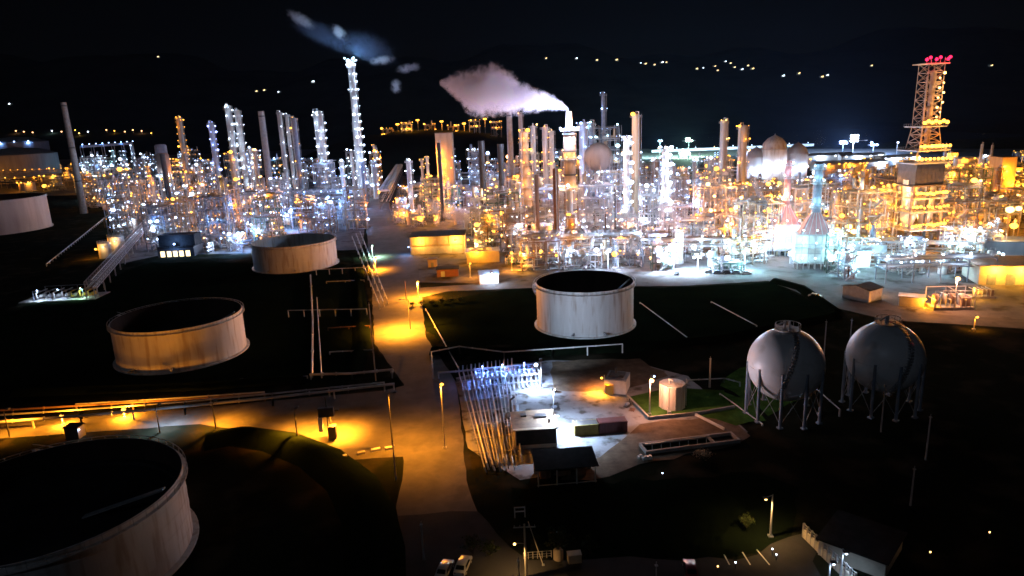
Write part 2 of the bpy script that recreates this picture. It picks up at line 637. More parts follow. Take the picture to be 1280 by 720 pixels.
TA, rA = storage_tank(60, 617, 153, 12, 'huge open-topped tank filling the dark lower corner beside the earth bank', deck=.62, stair=1.0, land='the huge nearest tank')
TB, rB = storage_tank(222, 393, 75, 12, 'cream open-topped tank lit orange on one side above the pipe track', deck=.45, stair=1.8, land='the cream tank')
TC, rC = storage_tank(367, 300, 50.5, 12, 'open-topped tank with a pale lit inner wall beside the central road', deck=.12, stair=2.2, inner='tank', land='the tank beside the central road')
TD, rD = storage_tank(730.5, 351, 60.5, 14, 'grey open-topped tank with a black interior standing in the grassed basin', 'tank', deck=.3, stair=2.0, land='the grey tank in the basin')
TE, rE = storage_tank(-15, 248, 61, 17, 'pink-lit open-topped tank cut by the frame below the amber pipe field', 'tank_tan', deck=.6, stair=2.0, Y=400, land='the pink-lit tank')


def sphere_tank(px, py, rpx, zc, label, rz, land, marks=False):
    c = G(px, py, zc)
    dep = c.y * CP - (c.z - CAMZ) * SP
    r = rpx * dep / FPX
    t = thing('sphere_tank', label, 'gas sphere', (c.x, c.y, 0), rz, 'pressure spheres', land)
    MB().sphere((0, 0, zc), r, 48, 30).build('shell', 'sphere', t, True)
    for k in range(10):
        a = 2 * PI * k / 10 + .3
        q = (r * .985 * math.cos(a), r * .985 * math.sin(a))
        MB().bar((q[0], q[1], 0), (q[0], q[1], zc + .5), .32, 10).box((q[0], q[1], .15), (1.0, 1.0, .3)).build('leg', 'bluegrey', t, True)
    mb = MB()
    for k in range(10):
        a, b = 2 * PI * k / 10 + .3, 2 * PI * (k + 1) / 10 + .3
        for s, e in ((a, b), (b, a)):
            mb.bar((r * .985 * math.cos(s), r * .985 * math.sin(s), .8), (r * .985 * math.cos(e), r * .985 * math.sin(e), zc - 2.5), .06, 4)
    mb.build('bracing', 'steel', t)
    mb = MB()
    mb.ring((0, 0, 0), .3, 2.6, zc + r - .15, zc + r + .05, 20)
    for k in range(12):
        a = 2 * PI * k / 12
        mb.bar((2.5 * math.cos(a), 2.5 * math.sin(a), zc + r), (2.5 * math.cos(a), 2.5 * math.sin(a), zc + r + 1.1), .05, 4)
    mb.ring((0, 0, 0), 2.45, 2.55, zc + r + 1.05, zc + r + 1.15, 20)
    mb.build('top_platform', 'steel', t)
    mb = MB()
    mb.bar((-.8, 0, zc + r), (-.8, 0, zc + r + 1.8), .28, 8).bar((.6, .4, zc + r), (.6, .4, zc + r + 1.5), .22, 8).bar((-.8, 0, zc + r + 1.6), (-2.6, .3, zc + r + .9), .2, 8)
    mb.build('valve', 'alu', t, True)
    mb = MB()   # curved stair over the shell
    prev = None
    for k in range(31):
        e = -.75 + k / 30 * 2.25
        a = -2.35 + k / 30 * .75
        rr = r + .45
        p = Vector((rr * math.cos(e) * math.cos(a), rr * math.cos(e) * math.sin(a), zc + rr * math.sin(e)))
        mb.box(p, (.9, .9, .1), a)
        if prev:
            mb.bar(prev * 1 + Vector((0, 0, .9)), p + Vector((0, 0, .9)), .05, 4)
        prev = p
    mb.build('stair', 'steel', t)
    mb = MB()
    mb.ring((0, 0, 0), r * .998, r + .05, zc - .06, zc + .06, 48)
    mb.build('weld_band', 'sphere', t, True)
    if marks:
        mb = MB()
        for k in range(7):
            a = -1.78 + k * .05
            mb.box(((r + .02) * math.cos(a), (r + .02) * math.sin(a), zc + .25 + .25 * (k % 2)), (.06, .3, .5 + .2 * (k % 3)), a)
        mb.build('faded_marking', 'white', t)
    return t, r


S1, rS = sphere_tank(982, 455, 46, 11.5, 'round pressure sphere with a pale lit flank beside the green lawn', .2, 'the sphere by the lawn')
S2, _ = sphere_tank(1106, 446, 44.5, 11.5, 'dim round pressure sphere with a glint on its rim and dark ground all round', .55, 'the dim sphere')


# ================================================================ lamp posts and poles
def lamp_post(px, py, hy, col, power, label, size=.32, arm=(0, 0), spot=150, pole='steel', lit=True, rpole=.11, extra=None, group='lamp posts'):
    g = G(px, py)
    h = top_z(hy, g.y, px)
    t = thing('lamp_post', label, 'lamp post', g, 0, group)
    MB().bar((0, 0, 0), (0, 0, h + .5), rpole * 1.5, 8, rpole).box((0, 0, .15), (.7, .7, .3)).build('pole', pole, t, True)
    MB().bar((0, 0, h + .4), (arm[0], arm[1], h + .25), .07, 6).build('arm', pole, t)
    hd = MB().box((arm[0], arm[1], h + .22), (.75, .5, .22)).build('lamp_housing', 'dark', t)
    if lit:
        lamp(t, (arm[0], arm[1] - .1, h), col, size, power, None if px in (79, 156, 812, 523) else spot)
    if px == 677:   # added second head, put in to light the grey tank
        aim = (Vector((TD.location.x, TD.location.y - rD, 9)) - Vector((g.x, g.y, h + 1))).normalized()
        MB().box((0, .4, h + .9), (.8, .6, .6)).build('flood_head', 'dark', t)
        lamp(t, (0, .8, h + .9), 'white', .3, 0)
        light(t, (0, 1.2, h + .9), 'white', 11000, .3, 75, aim.to_track_quat('-Z', 'Y').to_euler())
    if px == 812:   # added second head, put in to light the sphere flank
        aim = (Vector((S1.location.x, S1.location.y - 3, 11)) - Vector((g.x, g.y, h + 1))).normalized()
        MB().box((.5, .2, h + .8), (.6, .6, .5)).build('flood_head', 'dark', t)
        lamp(t, (.9, 0, h + .8), 'blue', .25, 0)
        light(t, (1.3, 0, h + .8), 'white', 3200, .3, 70, aim.to_track_quat('-Z', 'Y').to_euler())
    return t


LP = [
 (470, 338, 322, 'amber', 30000, 'lamp post with an amber lamp beside the central road near the guard rail', .45),
 (523, 372, 352, 'amber', 40000, 'amber lamp post at the road junction behind the row of dark bushes', .45),
 (466, 322, 307, 'green', 14000, 'short lamp post with a green-white lamp on the far stretch of central road', .4),
 (556, 560, 479, 'amber', 8000, 'tall lamp post with a white lamp between the road crossing and pipe bundle', .4),
 (79, 531, 519, 'amber', 6500, 'low amber lamp post beside the dark kiosk on the pipe track', .42),
 (156, 522, 511, 'amber', 7500, 'bright amber lamp post under the pipes of the pipe track', .5),
 (812, 518, 475, 'pink', 2500, 'lamp post with a pinkish glowing lamp beside the pale vertical tank', .55),
 (677, 486, 455, 'white', 6500, 'lamp post with a white lamp behind the blue-lit manifold', .5),
 (963, 671, 622, 'warm', 1800, 'tall slim lamp post with a glowing side lamp by the dark field', .22),
 (1035, 735, 703, 'white', 250, 'lamp post with a round white lamp before the block wall', .2),
 (1050, 728, 690, 'white', 250, 'lamp post with a round white lamp behind the block wall', .2),
 (1217, 412, 396, 'amber', 1500, 'low amber lamp post on the right plant road near the pump package', .4),
 (640, 338, 323, 'amber', 6500, 'amber lamp post beside the white shed by the plant road', .5),
 (588, 347, 329, 'amber', 3000, 'amber lamp post in front of the small pump houses', .4),
]
for a in LP:
    lamp_post(*a[:6], size=a[6], arm=(-1.2, -.3) if a[0] in (963, 677) else (.3, -.3))


def pole(px, py, ty, label, r=.14, mat='steel', cross=0, lean=0, cat='pole', name='utility_pole', group='poles', head=None):
    g = G(px, py)
    h = top_z(ty, g.y, px)
    t = thing(name, label, cat, g, 0, group)
    MB().bar((0, 0, 0), (lean, 0, h), r * 1.2, 8, r * .8).build('pole', mat, t, True)
    if cross:
        mb = MB()
        mb.box((lean * .9, 0, h - .5), (cross, .12, .14))
        for s in (-.45, -.2, .2, .45):
            mb.bar((lean * .9 + s * cross, 0, h - .43), (lean * .9 + s * cross, 0, h - .15), .05, 6)
        mb.build('crossarm', mat, t)
    else:
        MB().bar((lean, 0, h), (lean, 0, h + .5), .04, 6).box((lean, 0, h - .1), (.4, .4, .12)).build('cap', mat, t)
    return t, h


# patch of orange light on the road: shielded road lamp
def road_lamp(px, py, h, col, power, label, arm=(0, -1.5), spot=140, size=.3, mat='dark'):
    g = G(px, py)
    t = thing('lamp_post', label, 'lamp post', g, 0, 'lamp posts')
    MB().bar((0, 0, 0), (0, 0, h), .16, 8, .1).build('pole', mat, t, True)
    MB().bar((0, 0, h), (arm[0], arm[1], h + .3), .07, 6).build('arm', mat, t)
    MB().box((arm[0], arm[1], h + .35), (.7, .9, .24)).build('lamp_housing', mat, t)
    lamp(t, (arm[0], arm[1], h + .2), col, size, power, spot)
    return t


road_lamp(513, 412, 10, 'amber', 80000, 'dark road lamp throwing a yellow patch on the central road', (-2.5, -1), size=.12)
road_lamp(491, 560, 12, 'amber', 15000, 'tall dark road lamp at the crossing beside the guard pipes', (1.4, 0), size=.12)
road_lamp(415, 545, 5.5, 'amber', 30000, 'dark road lamp behind the kiosk mast on the orange cross road', (1.5, .5), size=.12)
road_lamp(372, 548, 6.5, 'amber', 22000, 'dark road lamp at the edge of the cross road left of the kiosk', (.3, 1), size=.12)
road_lamp(270, 536, 6, 'amber', 12000, 'dark road lamp on the verge below the cream tank', (.3, 1), size=.12)
road_lamp(200, 541, 6, 'white', 4500, 'dark road lamp casting a bluish patch on the verge', (.3, 1), size=.12)
road_lamp(12, 546, 6, 'amber', 8000, 'dark road lamp at the frame edge beside the pipe track', (.3, 1), size=.12)

pole(495, 600, 556, 'short dark pole with a cap on the verge of the cross road')
pole(508, 376, 352, 'pole with a red top in front of the row of dark bushes', mat='maroon')
pole(887, 484, 448, 'pale wooden pole standing between lawn and earth bank', r=.22, mat='bwall')
pole(658, 722, 655, 'pale utility pole with crossarm and stay beside the car park', r=.18, mat='bwall', cross=3.2)
pole(1157, 575, 521, 'slim grey pole alone on the dark ground right of the spheres')
pole(1138, 632, 586, 'slim grey pole dimmer and nearer than its neighbour right of the spheres')
pole(1101, 540, 482, 'thin vent pole in front of the dim sphere')
pole(1028, 470, 402, 'thin black pole between the two spheres nearer the lawn', mat='bluegrey')
pole(1059, 470, 400, 'thin black pole between the two spheres nearer the dim one', mat='bluegrey')
pole(530, 700, 655, 'thin dark pole at the edge of the dark car park')
pole(820, 738, 706, 'short pale pole beside the pink-red car', r=.08)
pole(650, 745, 700, 'short pale bollard pole near the stayed utility pole', r=.1)
pole(470, 476, 380, 'slim pole with small brackets on the edge of the central road', mat='steel')
g = G(657, 700)
t = thing('stay_wire', 'thick pale stay running from the lit utility pole to the ground', 'stay', g)
MB().bar((.6, 0, 6.5), (2.6, -1.5, .0), .06, 6).build('wire', 'bwall', t)
MB().box((2.6, -1.5, .1), (.4, .4, .2)).build('anchor', 'concrete', t)
# lamp of the utility pole
tp = [o for o in COL.objects if o.name.startswith('utility_pole') and 'crossarm' in o.get('label', '')][0]
MB().bar((0, 0, 5.6), (-1.4, -.2, 5.9), .05, 6).build('arm', 'bwall', tp)
lamp(tp, (-1.5, -.3, 5.8), 'warm', .2, 1100, 150)

# kiosk mast on the cross road
g = G(412, 548)
t = thing('kiosk', 'dark raised box on a mast beside the orange cross road with a white panel', 'kiosk', g, .1)
MB().bar((0, 0, 0), (0, 0, 9.5), .16, 8).build('mast', 'dark', t, True)
MB().box((-.1, -.2, 6.2), (3.2, 1.0, 2.0)).build('panel_box', 'dark', t)
MB().box((-1.5, -.1, 3.4), (.9, .5, 3.2)).build('white_panel', 'white', t)
MB().box((.7, .2, 1.4), (1.6, 1.6, 2.8)).build('cabinet', 'dark', t)
g = G(95, 546)
t = thing('kiosk', 'low black cabin with a small white lamp on the pipe track verge', 'cabin', g, -.1)
MB().box((0, 0, 1.3), (3.2, 2.2, 2.6)).build('wall', 'dark', t)
MB().box((0, 0, 2.72), (3.6, 2.6, .2)).build('roof', 'roofdark', t)
lamp(t, (1.9, -.9, 2.2), 'white', .12, 60)


# ================================================================ pipes in the foreground
def pipeline(pix, z, r, label, mat='steel', every=9, legs=True, cat='pipe', name='pipeline', zs=None, n=8, group='ground pipelines'):
    pts = [G(*p, z) for p in pix]
    o = pts[0].copy()
    o.z = 0
    t = thing(name, label, cat, o, 0, group)
    q = [p - o for p in pts]
    mb = MB().tube(q, r, n)
    for a, b in zip(q[:-1], q[1:]):
        d = (b - a).normalized()
        for f in (.3, .62):
            p = a.lerp(b, f)
            mb.bar(p - d * .12, p + d * .12, r * 1.6, n)
    mb.build('pipe', mat, t, True)
    if legs:
        for a, b in zip(q[:-1], q[1:]):
            L = (b - a).length
            for k in range(max(1, int(L / every)) + 1):
                p = a.lerp(b, k / max(1, int(L / every)))
                MB().box((p.x, p.y, (p.z - r) / 2), (.3, .3, p.z - r)).build('support', mat, t)
    return t


pipeline([(-20, 529), (100, 520), (230, 508), (340, 497), (492, 480)], 2.2, .32, 'fat pale pipe along the roadside edge of the pipe track', 'alu', 10)
pipeline([(-20, 520), (100, 512), (230, 502), (340, 492), (480, 478)], 2.4, .2, 'slim grey pipe second from the road on the pipe track', 'steel', 12)
pipeline([(-20, 514), (100, 507), (230, 499), (330, 492)], 2.0, .24, 'rusty pipe third from the road on the pipe track', 'rust', 12)
pipeline([(95, 505), (230, 497), (330, 490)], 1.2, .16, 'thin pipe farthest from the road on the pipe track', 'steel', 14)
pipeline([(388, 468), (440, 467), (490, 462), (490, 466)], 1.5, .3, 'pale pipe with an end valve behind the pipe track', 'alu', 8)
pipeline([(360, 388), (458, 386)], 2.5, .14, 'handrail-like pipe crossing the dark basin behind the cream tank', 'steel', 5)
pipeline([(395, 337), (460, 334)], 2.5, .14, 'thin pipe crossing below the tank beside the central road', 'steel', 5)
pipeline([(541, 461), (539, 440), (574, 433), (630, 440), (690, 436), (778, 430)], 2.6, .16, 'white pipe loop on posts in front of the grassed basin', 'white', 9)
pipeline([(532, 386), (574, 462)], .8, .13, 'straight white pipe running down the bank to the pipe manifold', 'white', 20)
pipeline([(800, 378), (862, 424)], .5, .14, 'white pipe lying on the basin floor right of the grey tank', 'white', 30)
pipeline([(889, 377), (946, 407)], .5, .14, 'white pipe lying farther right on the basin floor', 'white', 30)
pipeline([(900, 492), (953, 530)], .4, .12, 'white kerb pipe running down beside the lawn', 'white', 30)
pipeline([(1018, 484), (1050, 512)], 1.6, .14, 'sloping pipe at the foot of the sphere by the lawn', 'steel', 30)
pipeline([(548, 466), (620, 460)], 1.6, .22, 'blue-lit header pipe at the head of the pipe bundle', 'alu', 8)
pipeline([(860, 475), (905, 473), (925, 478)], 1.2, .14, 'thin pipe leaving the pale vertical tank towards the spheres', 'steel', 8)
for i in range(3):
    pipeline([(474 + i * 5, 380 - i * 3), (440 + i * 5, 295 - i * 3)], 2.0, .14, ['pipe nearest the tank beside the central road', 'middle pipe of the three beside the central road', 'pipe nearest the tarmac of the three beside the central road'][i], 'steel', 12)

pipeline([(388, 344), (391, 400), (390, 470)], .6, .3, 'grey pipe running along the basin floor to the pipe track', 'steel', 12)
pipeline([(396, 372), (402, 470)], .6, .18, 'thinner pipe on the basin floor right of the grey one', 'steel', 12)
for i, (pa, pb) in enumerate((((408, 352), (455, 350)), ((410, 410), (462, 407)), ((412, 440), (466, 437)), ((300, 474), (384, 470)))):
    pipeline([pa, pb], .8, .16, ['short cross pipe nearest the tank beside the central road', 'short cross pipe halfway down the basin by the central road', 'short cross pipe low in the basin by the central road', 'short cross pipe at the foot of the cream tank'][i], ('steel', 'rust', 'alu', 'steel')[i], 6)
# stones along the bank
for i, (px, py) in enumerate(((486, 560), (470, 562), (452, 566), (428, 571), (384, 566), (366, 564))):
    g = G(px, py + 2)
    mb = MB().box((0, 0, .3), (1.5 + .3 * (i % 2), .7, .6), .25 + .1 * i)
    o = mb.build('concrete_block', 'white' if i != 2 else 'concrete', None, loc=g)
    tag(o, ['white concrete block closest to the tall crossing lamp', 'white concrete block second from the tall crossing lamp', 'grey concrete block third along the bank', 'white concrete block fourth along the bank',
            'white concrete block fifth along the bank', 'white concrete block farthest along the bank'][i], 'block', 'blocks along the road bank')

# manifold: parallel pipes from the header down to the lower yard
HEAD0, HEAD1 = G(574, 468), G(640, 458)
FOOT0, FOOT1 = G(606, 590), G(652, 585)
t = thing('pipe_track', 'broad bundle of parallel pipes sloping across the yard from header to road crossing', 'pipe bundle', (HEAD0.x, HEAD0.y, 0), 0, None, 'the pipe bundle')
o = Vector((HEAD0.x, HEAD0.y, 0))
NP = 14
for i in range(NP):
    f = i / (NP - 1)
    a = HEAD0.lerp(HEAD1, f) - o
    b = FOOT0.lerp(FOOT1, f) - o
    b = a.lerp(b, 1 - .25 * ((i * 7) % 5) / 5 * (1 if i > 8 else .2))
    z = .9 + .35 * (i % 3)
    rr = (.12, .17, .10, .2)[i % 4]
    MB().tube([(a.x, a.y, 2.2), (a.x, a.y - .8, z), (b.x, b.y, z), (b.x + .3, b.y - .3, .1)], rr, 8).build('pipe', ('alu', 'white', 'steel')[i % 3], t, True)
for k in range(1, 8):
    f = k / 8
    a = HEAD0.lerp(FOOT0, f) - o
    b = HEAD1.lerp(FOOT1, f) - o
    mb = MB().beam((a.x - .6, a.y, .55), (b.x + .6, b.y, .55), .25, .25)
    for u in (0, .5, 1):
        p = a.lerp(b, u)
        mb.box((p.x, p.y, .22), (.3, .3, .43))
    mb.build('sleeper', 'concrete', t)
# blue-lit valve manifold
g = G(600, 488)
g2 = G(672, 462)
t = thing('valve_manifold', 'blue-lit frame of rows of valves and risers at the back of the yard', 'manifold', G(636, 486), .12, None, 'the blue-lit valve manifold')
w, d = 15.5, 7.0
fr = MB()
for x in (-w / 2, -w / 6, w / 6, w / 2):
    for y in (0, d):
        fr.box((x, y, 1.6), (.2, .2, 3.2))
for y in (0, d):
    fr.box((0, y, 3.3), (w + .4, .2, .2))
    fr.box((0, y, 1.5), (w + .4, .15, .15))
for x in (-w / 2, w / 2):
    fr.box((x, d / 2, 3.52), (.2, d, .2))
fr.build('frame', 'white', t)
for k in range(13):
    x = -w / 2 + .8 + k * (w - 1.6) / 12
    mb = MB().tube([(x, -1.4, .5), (x, .6, .7), (x, .9, 2.6), (x, d - .8, 2.6), (x, d - .4, .3)], .15, 8)
    mb.bar((x, 2.2, 2.3), (x, 2.2, 2.9), .33, 8).bar((x, 4.4, 2.3), (x, 4.4, 2.9), .33, 8)
    p = mb.build('pipe', ('alu', 'white')[k % 2], t, True)
    hw = MB()
    for y in (2.2, 4.4):
        hw.bar((x, y, 2.9), (x, y, 3.8), .06, 6).bar((x, y, 3.8), (x, y, 3.88), .4, 10)
    hw.build('handwheel', 'bluegrey', p)
for k, x in enumerate((-6, -1, 4.5)):
    lamp(t, (x, 3.2, 5.2), 'deepblue' if k != 1 else 'blue', .2, 2600, 170)
    MB().bar((x, 3.5, 3.4), (x, 3.3, 5.3), .06, 6).build('lamp_mast', 'steel', t)
# ================================================================ yard
def house(name, label, cat, px, py, w, d, h, rz, wall='bwall', roof='roofdark', pitch=0.0, over=.4, doors=(), windows=(), group=None, land=None, lit=None, g=None):
    g = g or G(px, py)
    t = thing(name, label, cat, g, rz, group, land)
    wl = MB()
    wl.box((0, 0, h / 2), (w, d, h))
    if pitch:
        k = len(wl.v)
        wl.v += [(-w / 2, -d / 2, h), (-w / 2, d / 2, h), (-w / 2, 0, h + pitch), (w / 2, -d / 2, h), (w / 2, d / 2, h), (w / 2, 0, h + pitch)]
        wl.f += [(k, k + 2, k + 1), (k + 3, k + 4, k + 5)]
    wl.build('wall', wall, t)
    rf = MB()
    if pitch:
        s = pitch / (d / 2)
        for sg in (-1, 1):
            a = (0, sg * (d / 2 + over), h - over * s + .12)
            rf.v += []
            k = len(rf.v)
            for x in (-w / 2 - over, w / 2 + over):
                for dz in (0, .15):
                    rf.v += [(x, sg * (d / 2 + over), h - over * s + .03 + dz), (x, 0, h + pitch + .03 + dz)]
            rf.f += [(k, k + 1, k + 5, k + 4), (k + 2, k + 3, k + 7, k + 6), (k, k + 4, k + 6, k + 2), (k, k + 2, k + 3, k + 1), (k + 4, k + 5, k + 7, k + 6)]
    else:
        rf.box((0, 0, h + .13), (w + 2 * over, d + 2 * over, .25))
    rf.build('roof', roof, t)
    for (x, dw, dh) in doors:
        MB().box((x, -d / 2 - .03, dh / 2 + .02), (dw, .06, dh)).build('door', 'bluegrey' if not lit else lit, t)
    for (x, z, ww, wh, m) in windows:
        o = MB().box((x, -d / 2 - .03, z), (ww, .06, wh)).build('window', m, t)
        fr = MB()
        for sx in (-1, 1):
            fr.box((x + sx * (ww / 2 + .05), -d / 2 - .05, z), (.1, .1, wh + .2))
            fr.box((x, -d / 2 - .05, z + sx * (wh / 2 + .05)), (ww, .1, .1))
        fr.build('frame', 'white', o)
    return t


# white box shed with an open side and a ramp
t = house('equipment_shed', 'small white shed with a dark grey roof at the back of the brown gravel', 'shed', 772, 487, 5.0, 5.6, 3.4, -.35, 'white', 'bluegrey', over=.05, land='the white shed in the yard')
MB().box((-.2, .4, 3.62), (3.6, 3.4, .5)).bar((-.6, 1, 3.6), (-.6, 1, 5.2), .3, 8).box((.9, -.4, 3.75), (1.0, .8, .7)).build('roof_unit', 'dark', t)
MB().box((-1.3, -3.3, 1.2), (1.8, .9, 2.4)).build('cabinet', 'yellow', t)
MB().bar((-2.6, -2.85, 0), (-2.6, -2.85, 4.6), .07, 6).build('lamp_mast', 'steel', t)
lamp(t, (-3.2, -3.2, 3.9), 'amber', .3, 4500, 160, (-.6, 0, -.3))
lamp(t, (-2.5, .4, 3.5), 'pink', .12, 900, 150, (-1.2, 0, .2))

# pale vertical tank
g = G(840, 508)
t = thing('process_tank', 'pale cream vertical tank with ribs standing on the green lawn', 'tank', g, 0, None, 'the cream tank on the lawn')
rr = 2.8
MB().lathe((0, 0, 0), [(rr, 0), (rr, 5.6), (rr - .1, 5.7), (.01, 5.9)], 32).build('shell', 'tank', t, True)
for k in range(12):
    a = 2 * PI * k / 12
    MB().box(((rr + .06) * math.cos(a), (rr + .06) * math.sin(a), 2.8), (.16, .2, 5.6), a).build('rib', 'tank', t)
MB().tube([(-.9, -.6, 5.7), (-.9, -.6, 6.9), (-.2, -1.2, 6.6)], .14, 8).build('vent', 'white', t, True)
mb = MB()
for s in (-.25, .25):
    mb.beam((rr + .35, s, 0), (rr + .35, s, 6.6), .07)
for k in range(14):
    mb.box((rr + .35, 0, .4 + k * .45), (.05, .5, .05))
mb.build('ladder', 'steel', t)
MB().bar((-1.6, -2.0, 1), (-1.6, -4.2, .6), .15, 8).box((-1.6, -4.2, .4), (.7, .7, .8)).build('outlet', 'alu', t, True)

# kerb wall round the lawn
mb = MB()
kp = [G(*p) for p in ((783, 496), (811, 525), (872, 519), (918, 511))]
o = kp[0].copy()
for a, b in zip(kp[:-1], kp[1:]):
    mb.beam((a.x - o.x, a.y - o.y, .35), (b.x - o.x, b.y - o.y, .35), .4, .9)
tag(mb.build('kerb_wall', 'concrete', None, loc=o), 'low concrete kerb wall around the front of the green lawn', 'wall')
mb = MB()
kp = [G(*p) for p in ((868, 519), (905, 538))]
o = kp[0].copy()
mb.beam((0, 0, .3), (kp[1].x - o.x, kp[1].y - o.y, .3), .3, .6)
tag(mb.build('kerb_wall', 'white', None, loc=o), 'short white kerb wall running from the lawn to the sump', 'wall')

# skips / containers
def container(px, py, w, d, h, rz, mat, label, lid=False):
    t = thing('skip_container', label, 'container', G(px, py), rz)
    mb = MB()
    k = 0
    mb.prism([(-w / 2, -d / 2), (w / 2, -d / 2), (w / 2, d / 2), (-w / 2, d / 2)], .15, h)
    mb.build('body', mat, t)
    rb = MB()
    for i in range(9):
        x = -w / 2 + (i + .5) * w / 9
        rb.box((x, -d / 2 - .04, h / 2), (.12, .08, h - .2)).box((x, d / 2 + .04, h / 2), (.12, .08, h - .2))
    rb.box((0, -d / 2 - .05, h - .08), (w + .1, .12, .16)).box((0, d / 2 + .05, h - .08), (w + .1, .12, .16))
    rb.build('rib', mat, t)
    MB().box((0, 0, h + .03), (w - .2, d - .2, .06)).build('lid', mat if lid else 'dark', t)
    MB().box((-w / 2 + .4, 0, .075), (.5, d - .2, .15)).box((w / 2 - .4, 0, .075), (.5, d - .2, .15)).build('skid', 'dark', t)
    return t


container(732, 542, 5.0, 2.3, 2.5, .09, 'skip', 'yellow skip container beside the dark red one at the front of the yard')
container(765, 539, 6.0, 2.4, 2.6, .09, 'maroon', 'dark red container with a black top at the front of the yard', True)

# brick-dark building and lean-to beside the bundle
t = house('workshop', 'dark flat-roofed workshop with an open black front between pipe bundle and yard', 'workshop', 668, 549, 8.4, 8.2, 4.2, .06, 'bwall', 'roofrust', land='the dark workshop')
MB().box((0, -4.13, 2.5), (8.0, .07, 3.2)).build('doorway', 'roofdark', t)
MB().box((-.5, -4.5, 4.5), (8.6, .8, .12)).build('canopy', 'tan', t)
MB().bar((4.2, 1, 4.0), (5.0, 1, 4.5), .06, 6).build('lamp_bracket', 'steel', t)
lamp(t, (5.2, 1, 4.4), 'white', .16, 4000, 170, (1.5, 0, .6))  # wall lamp added to whiten the yard concrete
MB().bar((4.3, 1.6, 4.3), (4.3, 1.6, 10), .1, 6).build('lamp_mast', 'steel', t)
lamp(t, (4.7, 1.6, 10), 'white', .2, 12000, 160)  # taller lamp and its mast, added to light the whole yard
mb = MB()
mb.box((1.5, 1, 4.6), (2.2, 1.4, .6)).box((-2, 2, 4.55), (1.2, 1.2, .5)).bar((3, -1.5, 4.3), (3, -1.5, 5.1), .2, 8)
mb.build('roof_unit', 'dark', t)
t = thing('open_shelter', 'long open-fronted shelter with a black sloping roof on pale posts', 'shelter', G(706, 597), .08, None, 'the open shelter')
mb = MB()
L, D, H = 11.5, 5.0, 3.4
mb.v += [(-L / 2, -D / 2 - .5, H), (L / 2, -D / 2 - .5, H), (L / 2, D / 2 + .5, H + .9), (-L / 2, D / 2 + .5, H + .9)]
mb.v += [(x, y, z + .15) for x, y, z in mb.v[:4]]
mb.f += [(3, 2, 1, 0), (4, 5, 6, 7), (0, 1, 5, 4), (1, 2, 6, 5), (2, 3, 7, 6), (3, 0, 4, 7)]
mb.build('roof', 'roofdark', t)
for x in (-5.2, -1.8, 1.8, 5.2):
    MB().box((x, -D / 2, H / 2), (.22, .22, H)).build('post', 'bwall', t)
MB().box((0, D / 2, H / 2 + .3), (L - .6, .15, H + .6)).build('back_wall', 'tan', t)
MB().box((0, -D / 2, .25), (L - .6, .12, .12)).build('rail', 'bwall', t)
mb = MB()
mb.box((-3.5, 1, .8), (2, 1.5, 1.6)).box((0, 1.2, .6), (2.5, 1.2, 1.2)).box((3.2, .8, .9), (1.5, 1.5, 1.8))
mb.build('stored_crate', 'rust', t)

# derelict machine between bundle and workshop: winch / pump skid
t = thing('pump_skid', 'dark upright pump skid with a bent exhaust between pipe bundle and workshop', 'pump', G(642, 528), .2)
MB().box((0, 0, .3), (4, 2.4, .6)).build('base', 'dark', t)
MB().capsule((-1.4, 0, 1.7), (.8, 0, 1.7), .8, 14).build('casing', 'dark', t, True)
MB().box((1.5, 0, 1.5), (1.2, 1.5, 1.9)).build('motor', 'bluegrey', t)
MB().tube([(-.5, .3, 2.3), (-.5, .3, 5.2), (.4, .3, 5.8)], .22, 8).build('exhaust', 'dark', t, True)
MB().bar((.7, -.4, 2.3), (.7, -.4, 4.4), .5, 12).build('filter', 'bluegrey', t, True)

# brick sump
t = thing('sump', 'long open sump with low walls and a dark pit beyond the kerb wall', 'sump', G(862, 556), .17, None, 'the open sump')
w, d = 19, 3.4
mb = MB()
mb.box((0, -d / 2, .4), (w, .4, .8)).box((0, d / 2, .4), (w, .4, .8)).box((-w / 2 - .2, 0, .4), (.4, d + .4, .8)).box((w / 2 + .2, 0, .4), (.4, d + .4, .8)).box((4.6, 0, .4), (.3, d - .4, .8))
mb.build('wall', 'concrete', t)
MB().box((-2.4, 0, .14), (13.5, d - .45, .1)).build('bed', 'dark_grass', t)
MB().box((7, 0, .14), (4.4, d - .45, .08)).build('pit', 'roofdark', t)
MB().tube([(-9, .6, 1.0), (-2, .5, 1.0), (4.4, .6, 1.0)], .14, 8).build('pipe', 'alu', t, True)
mb = MB()
for k in range(7):
    mb.bar((-8 + k * 1.9, -.4, .2), (-8 + k * 1.9, -.2, 1.5), .08, 6)
mb.build('stanchion', 'steel', t)

